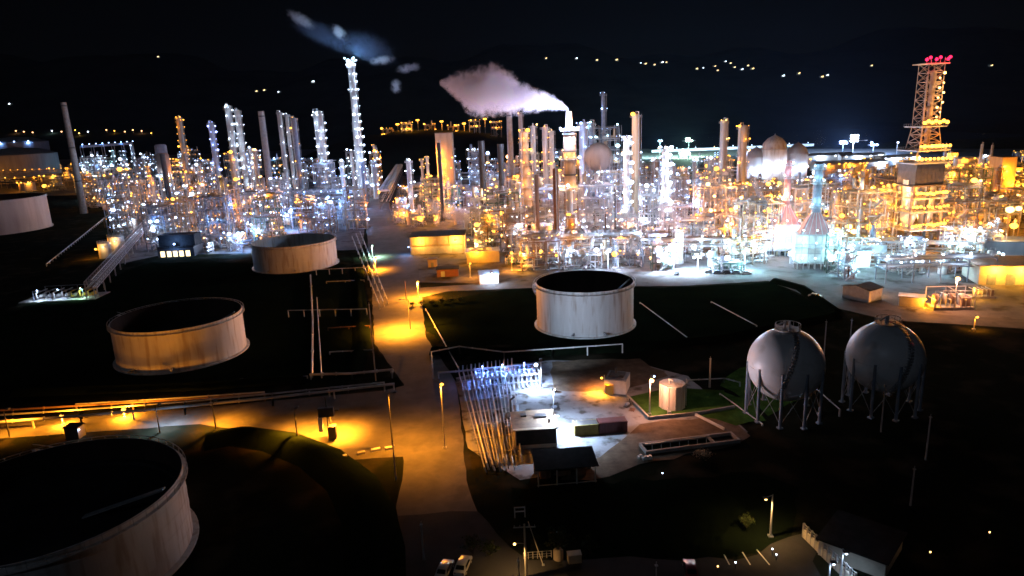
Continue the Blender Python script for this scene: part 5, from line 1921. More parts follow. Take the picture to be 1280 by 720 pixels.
lamp(t, (-3.4, -2.2, 3.8), 'sodium', .3, 1600)

# truss pipe bridge and pump cluster on the left
a, b = G(116, 373), G(190, 283)
t = thing('pipe_bridge', 'long truss pipe bridge running down from the plant to the pump cluster', 'pipe bridge', (a.x, a.y, 0), math.atan2(b.y - a.y, b.x - a.x), None, 'the truss pipe bridge')
L = math.hypot(b.x - a.x, b.y - a.y)
mb = MB()
for y in (-2, 2):
    for z in (4, 7):
        mb.box((L / 2, y, z), (L, .25, .25))
n = int(L / 5)
for k in range(n + 1):
    x = L * k / n
    for y in (-2, 2):
        mb.box((x, y, 5.5), (.18, .18, 3))
        if k < n:
            mb.beam((x, y, 4), (x + L / n, y, 7), .15)
    mb.box((x, 0, 7), (.18, 4, .18)).box((x, 0, 4), (.18, 4, .18))
    if k % 3 == 0:
        mb.box((x, -2, 2), (.4, .4, 4)).box((x, 2, 2), (.4, .4, 4))
mb.build('truss', 'steel', t)
for i in range(5):
    MB().bar((0, -1.5 + i * .75, 4.5), (L, -1.5 + i * .75, 4.5), .2, 8).build('pipe', ('alu', 'white', 'rust')[i % 3], t, True)
MB().bar((0, -.5, 7.4), (L, -.5, 7.4), .22, 8).build('pipe', 'alu', t, True)
g = G(82, 372)
t = thing('pump_cluster', 'cluster of white pumps and green-lit pipework on a pale pad at the left', 'pumps', g, .05, None, 'the pump cluster')
MB().box((0, 0, .12), (30, 12, .24)).build('pad', 'concrete', t)
for k in range(7):
    x = -9 + k * 3.4
    MB().capsule((x, -1, 1.3), (x, 1.6, 1.3), .7, 12).build('pump', 'white' if k < 5 else 'yellow', t, True)
    MB().tube([(x, -1.8, 1.2), (x, -3.6, 1.2), (x, -3.6, 3.2), (x, 4, 3.2)], .18, 8).build('pipe', 'alu' if k < 4 else 'yellow', t, True)
mb = MB()
for x in (-10, -3.5, 3, 9.5, 14):
    for y in (-4, 4.4):
        mb.box((x, y, 2.1), (.2, .2, 4.2))
for y in (-4, 4.4):
    mb.box((2, y, 4.2), (24.2, .2, .2))
mb.build('frame', 'bluegrey', t)
for k, (x, c) in enumerate(((-8, 'white'), (0, 'white'), (9, 'green'))):
    lamp(t, (x, -4.4, 4.6), c, .2, 1200, 150)
pipeline([(58, 330), (100, 297), (136, 268)], 1.2, .25, 'straight pale pipe climbing the dark ground left of the truss bridge', 'alu', 7)
for i, (px, py, r_, h, lb) in enumerate(((133, 322, 3.2, 8, 'short grey drum tank at the foot of the truss bridge'), (148, 318, 4.0, 10, 'wider pale tank with amber light on its flank beside the truss bridge'))):
    g = G(px, py)
    t = thing('process_tank', lb, 'tank', g, 0, 'drum tanks by the truss bridge')
    MB().lathe((0, 0, 0), [(r_, 0), (r_, h), (r_ * .6, h + .6), (.01, h + .8)], 28).build('shell', 'tank_grey' if i == 0 else 'tank', t, True)
    mb = MB()
    railing(mb, (0, 0, 0), r_, h, 14)
    mb.build('handrail', 'steel', t)
    lamp(t, (-r_ - .8, -1.5, 5), 'amber', .6, 1300, off=(-1.8, -1.2, 0))
    lamp(t, (r_ * .5, -r_ - .7, h * .8), 'warm', .4, 500, off=(0, -1.6, 0))
# ================================================================ ordinary units between the landmarks
def zone(px, py):
    if px < 100:
        return ['amber', 'amber', 'sodium']
    if px < 150:
        return ['blue', 'white', 'cyan'] if py < 222 else ['amber', 'sodium']
    if px < 215:
        return R.choice((['amber', 'amber', 'white'], ['white', 'blue']))
    if px < 330:
        return R.choice((['white', 'blue', 'amber'], ['amber', 'pink', 'amber'], ['white', 'blue', 'pink'], ['blue', 'white'], ['amber', 'sodium', 'white']))
    if px < 470:
        return R.choice((['blue', 'white'], ['white', 'blue', 'cyan'], ['blue', 'deepblue', 'white'], ['amber', 'pink', 'blue'])) if py < 300 else ['amber', 'white']
    if px < 560:
        return R.choice((['amber', 'sodium'], ['amber', 'amber'], ['amber', 'white', 'blue']))
    if px < 640:
        return R.choice((['blue', 'white'], ['blue', 'deepblue'], ['amber', 'warm'])) if py < 280 else ['amber', 'warm']
    if px < 720:
        return R.choice((['sodium', 'amber'], ['pink', 'white'], ['white', 'blue'], ['amber', 'sodium']))
    if px < 800:
        return R.choice((['white', 'pink'], ['white', 'blue'], ['blue', 'white'], ['amber', 'pink']))
    if px < 870:
        return ['white', 'white', 'blue'] if R.random() < .75 else ['pink', 'amber']
    if px < 960:
        return R.choice((['pink', 'amber'], ['amber', 'sodium'], ['pink', 'white'], ['blue', 'white'])) if py < 312 else ['white', 'cyan']
    if px < 1060:
        return R.choice((['amber', 'sodium'], ['amber', 'amber'], ['amber', 'white', 'blue'])) if py < 290 else ['cyan', 'white']
    return ['amber', 'sodium', 'amber'] if py < 305 else R.choice((['cyan', 'white'], ['warm', 'white'], ['white', 'blue']))


LW = {'amber': 'amber', 'sodium': 'orange', 'warm': 'warm white', 'pink': 'pinkish', 'white': 'white', 'blue': 'blue-white', 'cyan': 'icy blue', 'deepblue': 'deep blue', 'green': 'green'}
PW = {'steel': 'grey', 'white': 'white', 'tan': 'tan', 'brown': 'brown', 'bluegrey': 'blue-grey', 'green': 'green', 'alu': 'silvery', 'rust': 'rusty', 'tank': 'white', 'tank_grey': 'grey', 'concrete': 'pale', 'bwall': 'cream', 'tank_tan': 'tan', 'yellow': 'yellow'}
NW = {1: 'single-deck', 2: 'two-deck', 3: 'three-deck', 4: 'four-deck', 5: 'five-deck', 6: 'six-deck', 7: 'seven-deck'}


def where_words(x, y):
    """relation to the nearest named landmarks, as seen from the camera side"""
    c = sorted(LAND, key=lambda l: math.hypot(l[0] - x, (l[1] - y) * .8))
    out = []
    for lx, ly, w in c[:6]:
        dx, dy = x - lx * y / ly, y - ly
        if abs(dx) > abs(dy) * .7:
            rel = 'right of' if dx > 0 else 'left of'
        else:
            rel = 'behind' if dy > 0 else 'in front of'
        far = math.hypot(dx, dy)
        if far < 22:
            rel = {'right of': 'hard right of', 'left of': 'hard left of', 'behind': 'close behind', 'in front of': 'close before'}[rel]
        elif far > 60:
            rel = {'right of': 'well right of', 'left of': 'well left of', 'behind': 'far behind', 'in front of': 'well before'}[rel]
        out.append(rel + ' ' + w)
    return out


def unique(cands):
    for c in cands:
        if c not in LABELS and len(c.split()) <= 16:
            return c
    return None


def autolabel(base, extra, x, y):
    """base phrase + where; try neighbours until nothing else has it"""
    ws = where_words(x, y)
    for pre in [base] + [e + ' ' + base for e in extra]:
        c = unique([pre + ' ' + w for w in ws])
        if c:
            return c
    return unique([f'{base} {a} and {b}' for a in ws for b in ws if a != b]) or base + ' ' + ws[0]


ROADS = [[(468, 430), (463, 330), (453, 258), (478, 258), (494, 270), (524, 330)]]
SKY = ((0, 214), (100, 212), (110, 182), (215, 178), (240, 170), (470, 172), (490, 205), (560, 190), (590, 168), (700, 170), (830, 186), (845, 200), (900, 196), (960, 208), (1000, 222), (1055, 222), (1070, 198), (1130, 192), (1200, 200), (1300, 212))


def sky_limit(px):
    for (a, ya), (b, yb) in zip(SKY[:-1], SKY[1:]):
        if a <= px < b:
            return ya + (yb - ya) * (px - a) / (b - a)
    return 205



def inside(p, poly):
    r = False
    n = len(poly)
    for i in range(n):
        x0, y0 = poly[i]
        x1, y1 = poly[(i + 1) % n]
        if (y0 > p[1]) != (y1 > p[1]) and p[0] < (x1 - x0) * (p[1] - y0) / (y1 - y0) + x0:
            r = not r
    return r


def front(px):
    for a, y in ((0, 240), (100, 242), (150, 262), (200, 300), (340, 312), (450, 292), (470, 258), (505, 264), (590, 268), (640, 320), (820, 336), (950, 334), (1060, 316), (1110, 335), (1240, 320), (1400, 300)):
        if px < a:
            return y
    return 300


# big obstacles already standing: keep clear
BUSY = []
for o in COL.objects:
    if o.parent is None and o.type == 'EMPTY' and o.location.y > 290:
        n = o.name.split('.')[0]
        rad = {'storage_tank': 26, 'process_structure': 12, 'coker_tower': 16, 'clad_tower': 10, 'control_building': 17, 'canopy_building': 16, 'substation': 12, 'fired_heater': 12, 'sphere_tank': 11, 'dome_tank': 12, 'pipe_bridge': 4}.get(n, 5)
        if n == 'storage_tank' and o.location.y > 500:
            rad = 34
        BUSY.append((o.location.x, o.location.y, rad))
a, b = G(116, 373), G(190, 283)
BUSY += [(a.x + (b.x - a.x) * f, a.y + (b.y - a.y) * f, 8) for f in (.2, .4, .6, .8, 1)]

# main pipe racks first: they cut the plots
RACKS = [
 ((655, 322), (800, 318), 'long pipe rack with two tiers behind the grey tank in the basin', ['warm', 'white'], 'steel', True),
 ((800, 322), (955, 322), 'brightly lit pipe rack running along the front right of the grey basin tank', ['white'], 'white', False),
 ((520, 252), (600, 258), 'pipe rack carrying fan coolers between thin black stack and central road', ['amber', 'warm'], 'brown', True),
 ((482, 262), (500, 222), 'dark fan-cooler rack sloping back along the central road', ['amber'], 'dark', True),
 ((340, 284), (446, 282), 'blue-lit pipe rack behind the tank beside the central road', ['blue', 'white'], 'bluegrey', False),
 ((345, 262), (448, 260), 'blue-lit fan-cooler rack under the tallest column', ['blue', 'cyan'], 'steel', True),
 ((1090, 328), (1215, 330), 'pipe rack with icy lamps in front of the derrick tower', ['cyan', 'white'], 'steel', False),
 ((1100, 352), (1235, 348), 'low pipe rack behind the compressor package', ['white', 'cyan'], 'bluegrey', False),
 ((640, 282), (760, 284), 'dark pipe rack crossing behind the foot of the plume stack', ['warm', 'pink'], 'brown', True),
 ((800, 262), (930, 262), 'amber-lit pipe rack left of the crane boom tip', ['pink', 'amber'], 'brown', False),
 ((1000, 262), (1120, 258), 'amber-lit fan-cooler rack behind the pink-hooded heaters', ['amber', 'sodium'], 'brown', True),
 ((1180, 262), (1300, 258), 'long amber-lit pipe rack right of the derrick tower', ['amber', 'sodium'], 'tan', False),
 ((0, 236), (95, 232), 'amber-lit pipe rack across the field behind the pink-lit tank', ['amber', 'sodium'], 'tan', False),
 ((0, 224), (90, 221), 'second amber-lit pipe rack farther back in the left field', ['amber', 'amber'], 'tan', False),
 ((205, 268), (330, 262), 'pipe rack running right from the black gooseneck duct', ['white', 'amber', 'pink'], 'steel', True),
 ((560, 232), (690, 230), 'blue-lit pipe rack behind the two fat black stacks', ['blue', 'white'], 'steel', False),
 ((850, 228), (1000, 224), 'amber pipe rack below the two pale clean columns', ['amber', 'warm', 'white'], 'brown', False),
]
for a, b, lb, col, paint, cool in RACKS:
    p, q = G(*a), G(*b)
    pipe_rack(p, q, lb, 7.5, (5.5, 8.5) if p.y < 420 else (6, 9, 12), paint, col, 8 if p.y < 500 else 12, 7, power=1300, coolers=cool, light_every=3 if p.y < 500 else 2, lamp_size=.42 if p.y < 500 else .6)
    n = int((q - p).length / 8) + 1
    BUSY += [(p.x + (q.x - p.x) * k / n, p.y + (q.y - p.y) * k / n, 6) for k in range(n + 1)]

cells = []
tries = 0
while tries < 14000:
    tries += 1
    py = R.uniform(196, 340)
    px = R.uniform(-30, 1310)
    if py > front(px) or any(inside((px, py), r) for r in ROADS):
        continue
    g = G(px, py)
    Y = g.y
    if Y > (1080 if px > 240 else 1500):
        continue
    if 470 < px < 650 and Y > 800:
        continue
    sp = 18.5 if Y < 450 else 24 if Y < 650 else 46 if Y < 850 else 72
    if any(math.hypot(g.x - c[0], g.y - c[1]) < sp for c in cells):
        continue
    if any(math.hypot(g.x - b[0], g.y - b[1]) < b[2] + 5.5 for b in BUSY):
        continue
    cells.append((g.x, g.y, px, py))
cells.sort(key=lambda c: c[1])
for (x, y, px, py) in cells:
    col = zone(px, py)
    far = y > 620
    u = R.random()
    rz = R.choice((0, 0, .1, -.1, .04))
    lp = 'and '.join([])
    cw = LW[col[0]]
    hmax = 13 if y < 320 else 20 if y < 370 else 28 if y < 450 else 36 if y < 650 else 40
    lim = AT(px, sky_limit(px) + R.uniform(0, 24), y).z
    hmax = max(7.5, min(hmax, lim))
    if px < 100:
        hmax = 12
    if u < .56:
        n = R.randint(2, 5) if hmax > 16 else R.randint(1, 2)
        step = hmax * R.uniform(.7, 1.05) / n if n > 1 else 6
        step = min(step, 8.5)
        hts = [step * (k + 1) for k in range(n)]
        paint = R.choice(('steel', 'white', 'tan', 'brown', 'bluegrey', 'green', 'steel'))
        nx, ny = R.randint(2, 3), R.randint(1, 3) if not far else 2
        bx = R.uniform(4.6, 6.2)
        base = f'{NW[n]} {PW[paint]} frame with {cw} lamps'
        lb = autolabel(base, ['low', 'broad', 'cluttered'], x, y)
        steel_unit((x, y, 0), rz, nx, ny, bx, R.uniform(4.5, 6), hts, paint, col, lb, 34 if not far else 16, R.randint(4, 8), 1900 if not far else 4200, lamp_size=.46 if y < 480 else .6 if y < 700 else .75, light_n=2 if y < 620 else 1, group='open steel process frames', decks=.9)
    elif u < .80:
        h = max(8, min(hmax * R.uniform(.9, 1.45), lim))
        if px < 100:
            h = 12
        r_ = R.uniform(.9, 2.2)
        mt = R.choice(('alu', 'white', 'steel', 'tan', 'brown', 'bluegrey'))
        base = f'{"slim" if r_ < 1.5 else "stout"} {PW[mt]} column with {cw} lamps'
        lb = autolabel(base, ['short' if h < 25 else 'tall', 'plain', 'ringed'], x, y)
        c0 = R.choice(col)
        column(0, 0, 0, 0, lb, mt, c0, R.uniform(6, 10), 2, 1100 if not far else 2200, None, loc=(x, y, 0), rad=r_, height=h, lamp_size=.42 if y < 480 else .6, light_every=3, group='lesser columns')
        # a companion drum beside it
        if R.random() < .7 and not far:
            dx = R.choice((-1, 1)) * R.uniform(5.5, 7.5)
            mt = R.choice(('alu', 'white', 'tan', 'bluegrey'))
            lb = autolabel(f'{PW[mt]} horizontal drum on saddles', ['small', 'plain', 'single'], x + dx, y)
            t = thing('drum', lb, 'drum', (x + dx, y - 1, 0), R.uniform(-.2, .2), 'horizontal drums')
            r2 = R.uniform(1.0, 1.6)
            MB().capsule((-3, 0, r2 + 2.5), (3, 0, r2 + 2.5), r2, 16).build('shell', mt, t, True)
            MB().box((-2, 0, 1.6), (.5, r2 * 1.5, 3.2)).box((2, 0, 1.6), (.5, r2 * 1.5, 3.2)).build('saddle', 'concrete', t)
            MB().tube([(0, 0, r2 * 2 + 2.4), (0, 0, r2 * 2 + 4), (2.6, 0, r2 * 2 + 4), (2.6, -2.5, r2 * 2 + 4), (2.6, -2.5, .4)], .18, 6).build('pipework', 'steel', t, True)
            lamp(t, (-2.6, -r2 - .8, r2 * 2 + 3.4), R.choice(col), .36, 900, off=(0, -.7, 0))
    elif u < .90:
        r_ = R.uniform(3.5, 6) if not far else R.uniform(7, 12)
        h = R.uniform(5, 9) if not far else R.uniform(9, 13)
        mt = R.choice(('tank', 'tank_grey', 'tank_tan'))
        base = f'{"tall" if h > r_ * 1.6 else "squat"} {PW[mt]} cone-roofed tank'
        lb = autolabel(base, ['small', 'plain', f'{cw}-lit'], x, y)
        t = thing('process_tank', lb, 'tank', (x, y, 0), 0, 'small process tanks')
        MB().lathe((0, 0, 0), [(r_, 0), (r_, h), (r_ * .5, h + r_ * .12), (.01, h + r_ * .2)], 32).build('shell', mt, t, True)
        mb = MB()
        railing(mb, (0, 0, 0), r_ - .05, h, 20)
        mb.build('handrail', 'steel', t)
        mb = MB()
        for k in range(14):
            a = -2.2 + k * .09
            mb.box(((r_ + .5) * math.cos(a), (r_ + .5) * math.sin(a), h * k / 14 + .3), (.8, .5, .12), a)
        mb.build('stair', 'steel', t)
        for k in range(3):
            a = -PI / 2 + (k - 1) * .8
            lamp(t, ((r_ + .8) * math.cos(a), (r_ + .8) * math.sin(a), h + .8), R.choice(col), .45 if not far else .8, (1300 if not far else 3000) if k != 1 else 0, off=(1.2 * math.cos(a), 1.2 * math.sin(a), 0))
    elif u < .96 or y < 470:
        w = R.uniform(8, 14)
        mt = R.choice(('bwall', 'tan', 'bluegrey', 'white'))
        rf = R.choice(('roofdark', 'roofrust', 'steel'))
        base = f'low {PW[mt]} plant building with {cw} lamps'
        lb = autolabel(base, ['small', 'flat', 'plain'], x, y)
        t = house('plant_building', lb, 'building', 0, 0, w, R.uniform(6, 9), R.uniform(4, 7), rz, mt, rf, doors=((-w / 4, 2, 2.8),), windows=[(w / 5, 2.6, 2.2, 1.2, 'lit_window')], g=Vector((x, y, 0)), group='small plant buildings')
        for k in range(2):
            lamp(t, (-w / 3 + k * w * .6, -5.4, 5), R.choice(col), .45, 1700, off=(0, -1, 0))
        MB().box((1, 1, 7.3), (2.5, 2, 1.2)).bar((-2, 1, 6), (-2, 1, 9), .3, 8).build('roof_unit', 'steel', t)
    else:
        lb = autolabel(f'small fired furnace with {cw} lamps', ['pale', 'low', 'lone'], x, y)
        heater((x, y, 0), R.uniform(6, 9), R.uniform(5, 6.5), R.uniform(6, 9), max(17, min(hmax * 1.2, 34)), R.uniform(.8, 1.2), lb, R.choice(('alu', 'white', 'tan')), R.choice(('steel', 'tan', 'alu')), R.choice(('alu', 'tan', 'concrete')), R.choice(col), rz, None, 1200)

# low equipment and small frames along the front of the units
belt = []
tries = 0
while tries < 9000 and len(belt) < 250:
    tries += 1
    px, py = (R.uniform(585, 1075), R.uniform(286, 341)) if R.random() < .62 else (R.uniform(1050, 1240), R.uniform(312, 352)) if R.random() < .5 else ((R.uniform(500, 600), R.uniform(262, 345)) if R.random() < .6 else (R.uniform(205, 335), R.uniform(285, 316)))
    if 500 < px < 600 and py > 283:
        continue
    if 1060 < px < 1110 and py > 340:
        continue
    if 585 < px < 1050 and py > {0: 330, 1: 336, 2: 338, 3: 338, 4: 333, 5: 326}[min(5, int((px - 585) / 82))]:
        continue
    g = G(px, py)
    if any(math.hypot(g.x - c[0], g.y - c[1]) < 9.3 for c in belt) or any(math.hypot(g.x - c[0], g.y - c[1]) < 14 for c in cells) or any(math.hypot(g.x - b[0], g.y - b[1]) < b[2] + 2.5 for b in BUSY):
        continue
    belt.append((g.x, g.y, px, py))
belt.sort(key=lambda c: c[1])
for (x, y, px, py) in belt:
    col = zone(px, py)
    cw = LW[col[0]]
    u = R.random()
    if u < .5:
        n = R.randint(1, 3)
        paint = R.choice(('steel', 'white', 'bluegrey', 'tan', 'green'))
        lb = autolabel(f'small {NW[n]} {PW[paint]} skid frame with {cw} lamps', ['low', 'cluttered', 'plain'], x, y)
        steel_unit((x, y, 0), R.choice((0, .1, -.15)), R.randint(1, 2), 1, R.uniform(3.4, 4.6), R.uniform(3.5, 5), [3.6 * (k + 1) for k in range(n)], paint, col, lb, 24, 3, 1800, lamp_size=.38, light_n=1, group='small skid frames')
    elif u < .75:
        mt = R.choice(('alu', 'white', 'tan', 'bluegrey'))
        lb = autolabel(f'stack of two {PW[mt]} heat exchangers on piers', ['low', 'plain', 'small'], x, y)
        t = thing('heat_exchanger', lb, 'heat exchanger', (x, y, 0), R.choice((0, 1.57, .1)), 'heat exchangers')
        for z in (1.5, 3.3):
            s_ = MB().capsule((-3, 0, z), (2.6, 0, z), .75, 14).bar((2.6, 0, z), (3.6, 0, z), .9, 14).bar((1.9, 0, z - .1), (2.1, 0, z - .1), .95, 14)
            s_.build('shell', mt, t, True)
        MB().box((-2, 0, .5), (.6, 1.3, 1.0)).box((1.6, 0, .5), (.6, 1.3, 1.0)).box((-2, 0, 2.4), (.4, 1.1, .5)).box((1.6, 0, 2.4), (.4, 1.1, .5)).build('pier', 'concrete', t)
        MB().tube([(-1, 0, 3.9), (-1, 0, 5.6), (-1, -2.4, 5.6), (-1, -2.4, .4)], .2, 6).tube([(.8, 0, 3.9), (.8, 0, 5), (3.6, 1.6, 5), (3.6, 1.6, .4)], .16, 6).build('pipework', 'steel', t, True)
        MB().bar((-3.6, -1.2, 0), (-3.6, -1.2, 5.4), .07, 6).build('lamp_mast', 'steel', t)
        lamp(t, (-3.6, -1.5, 5.5), R.choice(col), .38, 1500)
    else:
        mt = R.choice(('alu', 'white', 'tan', 'tank_grey'))
        h = R.uniform(5, 11)
        r_ = R.uniform(.9, 1.6)
        lb = autolabel(f'{"tall" if h > 8 else "short"} {PW[mt]} upright vessel on a skirt', ['small', 'plain', f'{cw}-lit'], x, y)
        t = thing('vessel', lb, 'vessel', (x, y, 0), 0, 'upright vessels')
        MB().lathe((0, 0, 0), [(r_, 0), (r_, h - r_ * .5), (r_ * .8, h - r_ * .15), (.01, h)], 20).build('shell', mt, t, True)
        mb = MB().ring((0, 0, 0), r_ * .98, r_ + 1, h * .6 - .1, h * .6, 16)
        railing(mb, (0, 0, 0), r_ + .95, h * .6, 12)
        mb.build('platform', 'steel', t)
        MB().tube([(0, 0, h - .1), (0, 0, h + .8), (r_ + .5, -.4, h + .8), (r_ + .5, -.4, .5), (r_ + 3, -.4, .5)], .16, 6).build('pipework', 'steel', t, True)
        lamp(t, (-r_ - .9, -r_ - .5, h * .6 + 1.6), R.choice(col), .38, 1300, off=(-.6, -.8, 0))
print('CELLS', len(cells), 'BELT', len(belt))

# vehicles parked on the plant road
VEH = ((886, 341, 'carwhite', .1, 'white car leftmost in the row parked before the glaring floodlights'), (897, 342, 'bluegrey', .1, 'blue-grey car second in the row parked before the glaring floodlights'), (908, 342, 'dark', .1, 'dark car third in the row parked before the glaring floodlights'),
       (920, 342, 'bluegrey', .05, 'blue-grey car fourth in the row parked before the glaring floodlights'), (932, 343, 'carwhite', .05, 'white car rightmost in the row parked before the glaring floodlights'), (846, 343, 'dark', 1.2, 'dark car parked alone near the glaring floodlights'), (1019, 372, 'carwhite', -.7, 'white car parked alone on the bend left of the white gabled shed'))
c0 = [o for o in COL.objects if o.get('label', '').startswith('pink-red car')][0]
for px, py, m, rz, lb in VEH:
    c = copy_tree(c0)
    c.location = G(px, py, .1)
    c.rotation_euler = (0, 0, rz)
    c['label'] = lb
    c['group'] = 'cars on the plant road'
    LABELS.setdefault(lb, []).append(c)
    for ch in c.children:
        if ch.name.startswith('body'):
            ch.data = ch.data.copy()
            ch.data.materials[0] = M[m]

# ================================================================ beyond the plant
LG[0] = 1.7


def plain_mast(loc, h, col, size, power, label, n=1, group=None, name='floodlight_mast', cat='floodlight'):
    t = thing(name, label, cat, loc, 0, group)
    MB().bar((0, 0, 0), (0, 0, h), .3, 8, .2).build('mast', 'steel', t, True)
    MB().box((0, .2, h), (max(1.2, n * size * 2.2), .4, .5)).build('crossbar', 'steel', t)
    for k in range(n):
        lamp(t, ((k % 3 - (min(n, 3) - 1) / 2) * size * 2.1, -size, h + (k // 3) * size * 1.8), col, size, 0)
    if power:
        light(t, (0, -size * 2 - 1, h - .5), col, power, .4)
    return t


for i, (px, py, Y, c, s, pw, n, lb) in enumerate((
    (1054, 179, 1000, 'blue', 1.6, 120000, 3, 'far mast with a blue-white floodlight, leftmost of the quay cluster'),
    (1067, 176, 1000, 'white', 1.7, 320000, 9, 'far mast with the brightest white floodlights of the quay cluster'),
    (1092, 181, 1010, 'blue', 1.6, 140000, 4, 'far mast with a blue-white floodlight, rightmost of the quay cluster'),
    (825, 176, 1100, 'cyan', 1.5, 60000, 2, 'far mast with a small teal floodlight across the bay'),
    (861, 176, 1100, 'green', 1.6, 150000, 5, 'far mast with a large teal floodlight across the bay'),
    (1122, 178, 1050, 'white', 1.1, 12000, 1, 'far mast with a dim white lamp between quay cluster and derrick tower'))):
    Y = YY(px, Y) if px < 900 else 840 + (i % 3) * 6
    p = AT(px, py, Y)
    t = plain_mast((p.x, Y, 0), p.z, c, s, pw * .5, lb, n, 'far floodlight masts')
    if pw > 20000:   # added strong beams aimed away so the haze glows round the lamps
        light(t, (0, 3, p.z), c, pw * 18, .5, 150, (math.radians(84), 0, 0))
# quay buildings in the glare
for i, (px, py, w, h, lb) in enumerate(((1030, 204, 60, 9, 'long pale quay shed left under the far floodlights'), (1075, 203, 50, 8, 'long pale quay shed right under the far floodlights'), (1060, 212, 70, 7, 'long pale quay shed nearest the plant under the far floodlights'), (1120, 206, 40, 8, 'pale quay shed below the dim far lamp'))):
    g = G(px, py)
    t = house('quay_shed', lb, 'shed', 0, 0, w, 16, h, 0, 'white', 'alu', g=Vector((g.x, min(g.y, 815), 0)), pitch=2.5, doors=((-w / 4, 5, 5), (w / 4, 5, 5)), group='quay sheds')
    for k in range(4):
        lamp(t, (-w * .4 + k * w * .27, -9, h - .5), 'white', .9, 9000 if k % 2 else 0, off=(0, -2, 0))
t = thing('quay_wall', 'low pale quay wall along the far bay with white lamps', 'wall', (AT(830, 188, 1120).x, 1120, 0), 0)
MB().box((110, 0, 2), (260, 2, 4)).build('wall', 'concrete', t)
for k in range(9):
    lamp(t, (-10 + k * 30, -2, 6), 'white' if k % 3 else 'warm', .5, 500 if k % 3 == 1 else 0)
    MB().bar((-10 + k * 30, -1.5, 4), (-10 + k * 30, -1.5, 6), .12, 6).build('lamp_mast', 'steel', t)

# amber terrace on the dark rise
for i, px in enumerate((484, 497, 508, 522, 537, 552, 566, 580, 593, 606, 620)):
    py = 152 + 3.5 * math.sin(i * 1.9)
    Y = 985 + 12 * math.sin(i * 2.3)
    p = AT(px, py, Y)
    if i % 2 == 0:
        steel_unit((p.x, Y, 0), 0, 2, 2, 7, 7, [46 + (i % 3) * 3, 54 + (i % 3) * 3], ('tan', 'brown', 'steel')[i % 3], ['amber', 'sodium', 'amber'], ['amber-lit frame leftmost on the dark rise', '', 'second amber-lit frame from the left on the dark rise', '', 'third amber-lit frame from the left on the dark rise', '',
                   'amber-lit frame above the yellow-lit clad tower on the dark rise', '', 'amber-lit frame left of the slender pale stack on the dark rise', '', 'amber-lit frame rightmost on the dark rise'][i], 10, 7, 12000, lamp_size=.95, light_n=3, group='frames on the dark rise', decks=.6)
    else:
        plain_mast((p.x, Y, 0), p.z, 'amber', 1.2, 16000, 'amber lamp mast on the dark rise, number ' + ('one', 'two', 'three', 'four', 'five')[i // 2] + ' counting from the left', 2, 'lamp masts on the dark rise')

def on_hill(px, py):
    d = ray(px, py)
    t = 1700 / d[1]
    while t < 3600 / d[1]:
        if CAMZ + d[2] * t < hill_z(d[0] * t, d[1] * t):
            return Vector((d[0] * t, d[1] * t, CAMZ + d[2] * t))
        t += 4
    return None


# row of town lamps on the left horizon
cols = ['pink', 'sodium', 'warm', 'white']
lefts = (21, 31, 42, 66, 78, 95, 100, 111, 134, 144, 157, 167, 178, 190)
names = ['first', 'second', 'third', 'fourth', 'fifth', 'sixth', 'seventh', 'eighth', 'ninth', 'tenth', 'eleventh', 'twelfth', 'thirteenth', 'last']
for i, px in enumerate(lefts):
    py = 167 + 1.2 * math.sin(i * 2.1) + (3 if i in (2, 6) else 0) + (2 if i == 13 else 0)
    p = on_hill(px, py)
    plain_mast((p.x, p.y, p.z - .5), 9, 'pink' if i in (1, 2, 10, 11) else cols[i % 4], 1.9, 9000 if i % 3 == 0 else 0, f'{names[i]} {"pink" if i in (1, 2, 10, 11) else ("amber", "orange", "warm", "white")[i % 4]} street lamp from the left in the horizon row', 1, 'street lamps on the left horizon', 'street_lamp', 'street lamp')


# lit houses and lamps on the hillside
HS = [(800, 80), (806, 81), (818, 82), (827, 79), (833, 79), (871, 87), (879, 86), (893, 84), (897, 89), (906, 78), (913, 80), (918, 85), (927, 88), (935, 83), (940, 87), (979, 96), (998, 93), (1027, 97), (1034, 95), (1089, 83), (1238, 83), (720, 74),
      (682, 74), (12, 66), (13, 131), (377, 69), (381, 75), (391, 103), (321, 115), (331, 114), (349, 116), (771, 76), (198, 72), (486, 69), (746, 76)]


def house_label(i, px, py):
    side = [h for h in HS if abs(h[0] - px) < 60]
    base = f'{"warm" if i % 3 else "white"}-lit house on the black hillside'
    if len(side) == 1:
        return base + (' alone at the far left' if px < 100 else ' alone above the close pair of columns' if px < 250 else ' alone above the derrick tower' if 1060 < px < 1150 else ' alone at the far right')
    ref = 'above the tall columns' if px < 500 else 'above the plume' if px < 790 else 'above the far domes'
    order = sorted([h for h in HS if (h[0] < 500) == (px < 500) and (h[0] < 790) == (px < 790)])
    n = order.index((px, py))
    w = ('leftmost', 'second', 'third', 'fourth', 'fifth', 'sixth', 'seventh', 'eighth', 'ninth', 'tenth', 'eleventh', 'twelfth', 'thirteenth', 'fourteenth', 'fifteenth', 'sixteenth', 'seventeenth', 'eighteenth', 'nineteenth', 'twentieth', 'last')
    return base + f', {w[n]} from the left {ref}'


